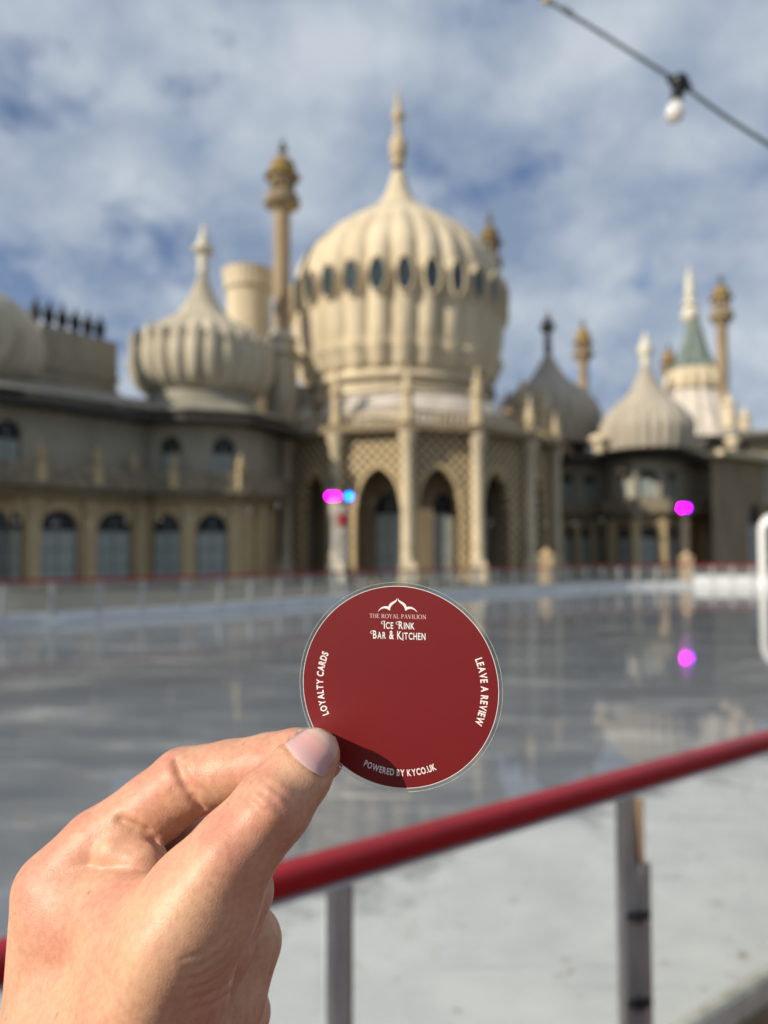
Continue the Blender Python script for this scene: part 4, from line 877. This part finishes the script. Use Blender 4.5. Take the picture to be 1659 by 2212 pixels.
    for c in text:
        if c == ' ': x += 0.38; continue
        wd_, ss = sr[c]; k = (1005-632)/tot
        for (p, th) in ss:
            q = [((632 + (x + a)*k - 815)/635, (825 - (379 - b*28))/655) for a, b in p]
            stroke(mb, q, [t*30/645 for t in th] if isinstance(th, list) else th*30/645, 0.00009)
        x += wd_ + 0.06
    mb.build('serif_lettering', M['card_pink'], root, smooth=False)
    # arch emblem: ogee peak and two side lobes
    o = [(688, 338), (694, 326), (704, 315), (716, 306), (730, 301), (744, 300), (757, 303), (762, 290), (771, 279), (784, 271), (798, 264), (808, 257), (814, 247)]
    i_ = [(688, 338), (698, 328), (709, 320), (722, 315), (736, 314), (752, 319), (766, 329), (770, 311), (777, 297), (788, 286), (801, 276), (811, 266), (815, 254)]
    mb = MB()
    for s in (-1, 1):
        vs = [cp(((817 + s*(817 - x)*(-1) - 815))/635, (825-y)/655, 0.00009) for x, y in o] + [cp(((817 + s*(817 - x)*(-1) - 815))/635, (825-y)/655, 0.00009) for x, y in i_]
        n = len(o); mb.add(vs, [(k, k+1, n+k+1, n+k) for k in range(n-1)])
    mb.build('arch_emblem', M['card_white'], root, smooth=False)
card()
# ------------------------------------------------------------------ hand
def hand():
    def J(px, py, Y, r): p = at(px, py, Y); return (np.array(p[:], dtype=np.float32), r*Y/FPX)
    def cone(P, a, b):                        # distance to a tapered capsule
        (pa, r1), (pb, r2) = a, b
        ba = pb - pa; l2 = float(ba @ ba); rr = r1 - r2; a2 = l2 - rr*rr; il2 = 1.0/l2
        q = P - pa; y = q @ ba; z = y - l2; w = q*l2 - y[..., None]*ba; x2 = np.einsum('...i,...i', w, w); y2 = y*y*l2; z2 = z*z*l2
        k = np.sign(rr)*rr*rr*x2
        d = (np.sqrt(x2*a2*il2) + y*rr)*il2 - r1
        c1 = np.sign(z)*a2*z2 > k; c2 = np.sign(y)*a2*y2 < k
        return np.where(c1, np.sqrt(x2 + z2)*il2 - r2, np.where(c2, np.sqrt(x2 + y2)*il2 - r1, d))
    def smin(a, b, k):
        h = np.maximum(k - np.abs(a-b), 0)/k; return np.minimum(a, b) - h*h*h*k/6.0
    def smax(a, b, k): return -smin(-a, -b, k)
    def ellip(P, a, rad, Rm=None):
        q = (P - a[0]); 
        if Rm is not None: q = q @ Rm
        rd = np.array(rad, dtype=np.float32); k0 = np.linalg.norm(q/rd, axis=-1); k1 = np.linalg.norm(q/(rd*rd), axis=-1) + 1e-9; return k0*(k0-1)/k1
    def chain(P, js, k):
        d = None
        for a, b in zip(js, js[1:]):
            c = cone(P, a, b); d = c if d is None else smin(d, c, k)
        return d
    th = [J(678, 1630, .2668, 56), J(645, 1672, .2640, 69), J(590, 1742, .2590, 81), J(508, 1838, .2560, 90), J(432, 1955, .2560, 114)]
    then = [J(432, 1955, .2560, 114), J(345, 2105, .2640, 142), J(265, 2290, .2780, 205), J(225, 2700, .270, 220)]
    idx = [J(122, 1925, .2960, 88), J(215, 1832, .2990, 80), J(330, 1748, .3000, 74), J(398, 1693, .3000, 75)]
    idm = [J(398, 1693, .3000, 75), J(500, 1668, .2963, 66), J(585, 1655, .2928, 68)]
    idd = [J(585, 1655, .2928, 68), J(640, 1640, .2905, 62), J(690, 1634, .2890, 54)]
    meta = [J(124, 1925, .2960, 86), J(162, 2080, .2960, 124), J(212, 2300, .2900, 200), J(190, 2700, .282, 200)]
    palm = [J(200, 1990, .3150, 110), J(330, 2180, .3050, 150), J(300, 2400, .2950, 170)]
    mid = [J(230, 1935, .3200, 75), J(436, 1836, .3180, 78), J(515, 1925, .2960, 72), J(478, 2050, .2860, 66), J(420, 2160, .2850, 72)]
    ring = [J(260, 2040, .3300, 80), J(530, 2035, .3060, 74), J(498, 2160, .2980, 72), J(440, 2300, .2900, 76)]
    pinky = [J(300, 2180, .3300, 75), J(520, 2190, .3150, 60), J(470, 2330, .3050, 66)]
    def field(P, nail=True):
        t = chain(P, th, 0.004)
        # thumb tip slightly flattened against the card
        t2 = chain(P, then, 0.010)
        b = smin(chain(P, meta, 0.010), chain(P, palm, 0.010), 0.014)
        b = smin(b, t2, 0.020)
        b = smin(b, cone(P, J(150, 1988, .2930, 94), J(335, 1995, .2660, 80)), 0.014)
        b = smin(b, cone(P, J(168, 1922, .2940, 74), J(318, 1958, .2730, 54)), 0.010)
        b = smin(b, t, 0.012)
        i1 = chain(P, idx, 0.004); im = chain(P, idm, 0.003); i2 = chain(P, idd, 0.004)
        i = smin(smin(i1, im, 0.0022), i2, 0.003)
        # fleshy pad at the root of the forefinger
        pad = smin(cone(P, J(255, 1845, .2900, 54), J(310, 1866, .2868, 48)), cone(P, J(310, 1866, .2868, 48), J(335, 1905, .2840, 36)), 0.004)
        i = smin(i, pad, 0.0026)
        b = smin(b, i, 0.0024)
        m = chain(P, mid, 0.003); r_ = chain(P, ring, 0.003); p_ = chain(P, pinky, 0.003)
        b = smin(b, m, 0.0022); b = smin(b, r_, 0.0020); b = smin(b, p_, 0.0020)
        # knuckle swell on the thumb joint and its extensor ridge
        b = smin(b, cone(P, J(585, 1735, .2498, 44), J(545, 1790, .2490, 42)), 0.009)
        b = smin(b, cone(P, J(478, 1858, .2450, 36), J(350, 2060, .2430, 56)), 0.016)
        b = smin(b, cone(P, J(350, 2060, .2430, 56), J(235, 2330, .2440, 90)), 0.020)
        # soft hollow beside the pad and folds
        def carve(b, pts, r, k):
            for u, v in zip(pts, pts[1:]): b = smax(b, -cone(P, u, v), k) if False else smax(b, -cone(P, (u[0], r), (v[0], r)), k)
            return b
        for pts, r, k in FOLDS: b = carve(b, pts, r, k)
        return b
    # folds are set on the surface by marching a ray from the camera to the unfolded hand
    FOLDS = []
    def hit(px, py, push=0.0):
        o = np.array([0, 0, CAMZ], dtype=np.float32); d = np.array(ray(px, py).normalized()[:], dtype=np.float32); t = 0.2
        for _ in range(60):
            s = float(field((o + d*t)[None, :])[0]); t += s*0.9
            if abs(s) < 2e-5 or t > 0.6: break
        return o + d*(t + push), t
    def fold(pxs, r, k, push): return ([(hit(x, y, push)[0].astype(np.float32), r) for x, y in pxs], r, k)
    f_ = [fold([(378, 1640), (386, 1665), (399, 1695), (418, 1725), (436, 1748)], 0.0010, 0.0030, 0.0003),
          fold([(392, 1650), (402, 1680), (424, 1712)], 0.0005, 0.0022, 0.0),
          fold([(258, 1771), (290, 1787), (315, 1797), (335, 1815), (350, 1840)], 0.0012, 0.0030, 0.0004),
          # creases over the thumb joint
          fold([(522, 1722), (548, 1736), (566, 1760)], 0.0004, 0.0030, -0.0005), fold([(550, 1700), (584, 1722), (614, 1752)], 0.0004, 0.0030, -0.0005),
          fold([(568, 1686), (602, 1706), (632, 1735)], 0.0004, 0.0030, -0.0006),
          # groove along the cuticle and side of the nail
          fold([(650, 1580), (630, 1590), (610, 1606), (632, 1630), (662, 1655), (700, 1686), (716, 1672)], 0.0004, 0.0018, -0.0002)]
    for i in range(6):                        # wrist-side wrinkles of the thumb base
        x = 392 + i*4; y = 2060 + i*22; f_.append(fold([(x, y+14), (x+38, y+4), (x+76, y-18), (x+100, y-44)], 0.0003, 0.0018, -0.00015))
    FOLDS.extend(f_)
    # sample on a grid
    h = 0.00078
    lo = np.array([-0.150, 0.212, CAMZ-0.235]); hi = np.array([-0.008, 0.352, CAMZ-0.052])
    nn = ((hi-lo)/h).astype(int) + 1
    F = np.empty(tuple(nn), dtype=np.float32); ys = (lo[1] + h*np.arange(nn[1])).astype(np.float32); zs = (lo[2] + h*np.arange(nn[2])).astype(np.float32)
    # coarse pass: skip blocks far from the surface
    B = 12
    for ix in range(0, nn[0], B):
        xs_ = (lo[0] + h*np.arange(ix, min(ix+B, nn[0]))).astype(np.float32)
        for iy in range(0, nn[1], B):
            y_ = ys[iy:iy+B]
            for iz in range(0, nn[2], B*2):
                z_ = zs[iz:iz+B*2]
                c = np.array([[xs_.mean(), y_.mean(), z_.mean()]], dtype=np.float32); rad = 0.5*h*math.sqrt(len(xs_)**2 + len(y_)**2 + len(z_)**2) + h
                s = float(field(c)[0])
                if abs(s) > rad*1.6 + 0.004: F[ix:ix+B, iy:iy+B, iz:iz+B*2] = s; continue
                P = np.stack(np.meshgrid(xs_, y_, z_, indexing='ij'), -1); F[ix:ix+B, iy:iy+B, iz:iz+B*2] = field(P)
    # surface nets
    ins = F < 0; nx, ny, nz = nn
    cs = np.zeros((nx-1, ny-1, nz-1), dtype=np.int8)
    for dx in (0, 1):
        for dy in (0, 1):
            for dz in (0, 1): cs += ins[dx:nx-1+dx, dy:ny-1+dy, dz:nz-1+dz]
    act = (cs > 0) & (cs < 8); ai = np.argwhere(act); vid = np.full(act.shape, -1, dtype=np.int64); vid[act] = np.arange(len(ai))
    acc = np.zeros((len(ai), 3)); cnt = np.zeros(len(ai))
    cor = [(0, 0, 0), (1, 0, 0), (0, 1, 0), (1, 1, 0), (0, 0, 1), (1, 0, 1), (0, 1, 1), (1, 1, 1)]
    ed = [(a, b) for a in range(8) for b in range(a+1, 8) if bin(a ^ b).count('1') == 1]
    for a, b in ed:
        ca, cb_ = np.array(cor[a]), np.array(cor[b]); fa = F[tuple((ai+ca).T)]; fb = F[tuple((ai+cb_).T)]; m_ = (fa < 0) != (fb < 0)
        t = np.where(m_, fa/(fa-fb+1e-20), 0)[:, None]; p = ca + (cb_-ca)*t; acc += p*m_[:, None]; cnt += m_
    V = lo + h*(ai + acc/cnt[:, None])
    quads = []
    for ax in range(3):
        sl0 = [slice(None)]*3; sl1 = [slice(None)]*3; sl0[ax] = slice(0, -1); sl1[ax] = slice(1, None)
        ch = ins[tuple(sl0)] != ins[tuple(sl1)]; e = np.argwhere(ch); o1, o2 = [(1, 2), (2, 0), (0, 1)][ax]
        ok = (e[:, o1] > 0) & (e[:, o2] > 0) & (e[:, o1] < nn[o1]-1) & (e[:, o2] < nn[o2]-1); e = e[ok]
        def vv(d1, d2): q = e.copy(); q[:, o1] -= d1; q[:, o2] -= d2; return vid[tuple(q.T)]
        q = np.stack([vv(1, 1), vv(0, 1), vv(0, 0), vv(1, 0)], 1); flip = ~ins[tuple(e.T)]; q[flip] = q[flip][:, ::-1]; quads.append(q)
    Q = np.concatenate(quads)
    # project the vertices once more onto the true surface, then relax lightly
    me = bpy.data.meshes.new('person'); org = np.array(at(300, 2050, 0.28)[:])
    me.vertices.add(len(V)); me.vertices.foreach_set('co', (V-org).astype(np.float32).ravel())
    me.loops.add(len(Q)*4); me.loops.foreach_set('vertex_index', Q.ravel().astype(np.int32))
    me.polygons.add(len(Q)); me.polygons.foreach_set('loop_start', np.arange(0, len(Q)*4, 4, dtype=np.int32)); me.polygons.foreach_set('loop_total', np.full(len(Q), 4, dtype=np.int32))
    me.polygons.foreach_set('use_smooth', [True]*len(Q)); me.update(); me.validate()
    import bmesh
    bm = bmesh.new(); bm.from_mesh(me)
    bmesh.ops.smooth_vert(bm, verts=bm.verts, factor=0.5, use_axis_x=True, use_axis_y=True, use_axis_z=True)
    bmesh.ops.smooth_vert(bm, verts=bm.verts, factor=0.5, use_axis_x=True, use_axis_y=True, use_axis_z=True)
    bm.to_mesh(me); bm.free(); me.update()
    # skin
    sk = bpy.data.materials.new('skin'); sk.use_nodes = True; nt = sk.node_tree; N = nt.nodes; L = nt.links; b = N['Principled BSDF']
    tc = N.new('ShaderNodeTexCoord')
    def noise(sc, det, ms=(1, 1, 1), rot=(0, 0, 0), rough=0.6, dist=0):
        n = N.new('ShaderNodeTexNoise'); n.inputs['Scale'].default_value = sc; n.inputs['Detail'].default_value = det; n.inputs['Roughness'].default_value = rough; n.inputs['Distortion'].default_value = dist
        mp = N.new('ShaderNodeMapping'); mp.inputs['Scale'].default_value = ms; mp.inputs['Rotation'].default_value = rot; L.new(tc.outputs['Object'], mp.inputs[0]); L.new(mp.outputs[0], n.inputs['Vector']); return n.outputs[0]
    r = N.new('ShaderNodeValToRGB'); e = r.color_ramp.elements; e[0].position = 0.36; e[0].color = (0.60, 0.27, 0.18, 1); e[1].position = 0.68; e[1].color = (0.66, 0.41, 0.25, 1); k = e.new(0.5); k.color = (0.63, 0.34, 0.215, 1)
    L.new(noise(26, 4), r.inputs[0])
    r2 = N.new('ShaderNodeValToRGB'); r2.color_ramp.elements[0].position = 0.3; r2.color_ramp.elements[0].color = (0.84, 0.80, 0.78, 1); r2.color_ramp.elements[1].position = 0.6; r2.color_ramp.elements[1].color = (1, 1, 1, 1); L.new(noise(420, 3), r2.inputs[0])
    mx = N.new('ShaderNodeMix'); mx.data_type = 'RGBA'; mx.blend_type = 'MULTIPLY'; mx.inputs['Factor'].default_value = 0.8; L.new(r.outputs[0], mx.inputs[6]); L.new(r2.outputs[0], mx.inputs[7]); fk = N.new('ShaderNodeValToRGB'); fk.color_ramp.elements[0].position = 0.70; fk.color_ramp.elements[0].color = (1, 1, 1, 1); fk.color_ramp.elements[1].position = 0.78; fk.color_ramp.elements[1].color = (0.62, 0.46, 0.38, 1); L.new(noise(190, 2), fk.inputs[0])
    m2 = N.new('ShaderNodeMix'); m2.data_type = 'RGBA'; m2.blend_type = 'MULTIPLY'; m2.inputs['Factor'].default_value = 0.7; L.new(mx.outputs[2], m2.inputs[6]); L.new(fk.outputs[0], m2.inputs[7]); L.new(m2.outputs[2], b.inputs['Base Color'])
    b.inputs['Roughness'].default_value = 0.47; b.inputs['Specular IOR Level'].default_value = 0.40
    b.inputs['Subsurface Weight'].default_value = 0.22; b.inputs['Subsurface Radius'].default_value = (1.0, 0.35, 0.18); b.inputs['Subsurface Scale'].default_value = 0.003
    vo = N.new('ShaderNodeTexVoronoi'); vo.inputs['Scale'].default_value = 1500; vo.feature = 'F1'; L.new(tc.outputs['Object'], vo.inputs['Vector'])
    ad = N.new('ShaderNodeMath'); ad.operation = 'MULTIPLY_ADD'; L.new(noise(600, 4, (1, 1, 0.35), (0, R(45), 0)), ad.inputs[0]); ad.inputs[1].default_value = 1.4; L.new(vo.outputs['Distance'], ad.inputs[2])
    ad2 = N.new('ShaderNodeMath'); ad2.operation = 'MULTIPLY_ADD'; L.new(noise(130, 3), ad2.inputs[0]); ad2.inputs[1].default_value = 1.0; L.new(ad.outputs[0], ad2.inputs[2])
    bp = N.new('ShaderNodeBump'); bp.inputs['Strength'].default_value = 0.40; bp.inputs['Distance'].default_value = 0.00016; L.new(ad2.outputs[0], bp.inputs['Height']); L.new(bp.outputs[0], b.inputs['Normal'])
    me.materials.append(sk)
    person = place('person', me, None, org)
    tag(person, 'bare hand from the lower left pinching the round red card between thumb and forefinger', 'person')
    # thumb nail: a thin curved plate laid on the thumb
    FOLDS.clear()
    nm = bpy.data.materials.new('thumb_nail'); nm.use_nodes = True; nt = nm.node_tree; N = nt.nodes; L = nt.links; b = N['Principled BSDF']
    b.inputs['Roughness'].default_value = 0.24; b.inputs['Coat Weight'].default_value = 0.4; b.inputs['Subsurface Weight'].default_value = 0.3; b.inputs['Subsurface Radius'].default_value = (1, 0.4, 0.25); b.inputs['Subsurface Scale'].default_value = 0.0012
    at_ = N.new('ShaderNodeUVMap'); at_.uv_map = 'UVMap'; sp = N.new('ShaderNodeSeparateXYZ'); L.new(at_.outputs[0], sp.inputs[0])
    r = N.new('ShaderNodeValToRGB'); e = r.color_ramp.elements; e[0].position = 0.0; e[0].color = (0.66, 0.46, 0.44, 1); e[1].position = 1.0; e[1].color = (0.74, 0.60, 0.45, 1)
    for p, c in ((0.10, (0.60, 0.38, 0.37)), (0.45, (0.62, 0.33, 0.31)), (0.66, (0.62, 0.36, 0.31)), (0.80, (0.72, 0.55, 0.42))): k = e.new(p); k.color = (*c, 1)
    L.new(sp.outputs[1], r.inputs[0]); L.new(r.outputs[0], b.inputs['Base Color'])
    c0, c1 = np.array([616., 1605.]), np.array([697., 1678.])      # ends of the cuticle line
    ax = c1 - c0; pr_ = np.array([ax[1], -ax[0]]); pr_ = pr_/np.linalg.norm(pr_)*78
    nu, nv_ = 22, 18; vs = []; uvs = []
    for j in range(nv_+1):
        for i in range(nu+1):
            u, v = i/nu, j/nv_; s = 2*u-1
            bow = (1 - s*s); w = 1.0 - 0.04*v - 0.30*max(0, v-0.62)**1.3*1.2
            q = (c0+c1)/2 + ax*s*0.5*w + pr_*(v*(0.70 + 0.42*bow**0.7) - 0.12*bow*(1-v))
            p, t = hit(q[0], q[1]); d = ray(q[0], q[1]).normalized()
            edge = min(1.0, 4*min(u, 1-u) + 0.0, 5*v + 0.1); lift = 0.00055*edge - 0.00010 + 0.0003*v
            vs.append(Vector(p.tolist()) - d*lift); uvs.append((u, v))
    fs = [(j*(nu+1)+i, j*(nu+1)+i+1, (j+1)*(nu+1)+i+1, (j+1)*(nu+1)+i) for j in range(nv_) for i in range(nu)]
    n = len(vs); dd = ray(660, 1640).normalized()*0.0006
    vs2 = vs + [v + dd for v in vs]; rim = [j for j in range(nu+1)] + [(j)*(nu+1)+nu for j in range(1, nv_+1)] + [nv_*(nu+1)+i for i in range(nu-1, -1, -1)] + [j*(nu+1) for j in range(nv_-1, 0, -1)]
    fs2 = fs + [tuple(k+n for k in f[::-1]) for f in fs] + [(rim[k], n+rim[k], n+rim[(k+1) % len(rim)], rim[(k+1) % len(rim)]) for k in range(len(rim))]
    o = Vector(org.tolist()); mn = bpy.data.meshes.new('thumb_nail'); mn.from_pydata([tuple(v - o) for v in vs2], [], fs2); mn.materials.append(nm)
    ul = mn.uv_layers.new(name='UVMap'); uu = uvs + uvs
    for lp in mn.loops: ul.data[lp.index].uv = uu[lp.vertex_index]
    mn.polygons.foreach_set('use_smooth', [True]*len(mn.polygons)); mn.set_sharp_from_angle(angle=R(50)); mn.update()
    WL[person.name] = o; place('thumb_nail', mn, person, o)
hand()
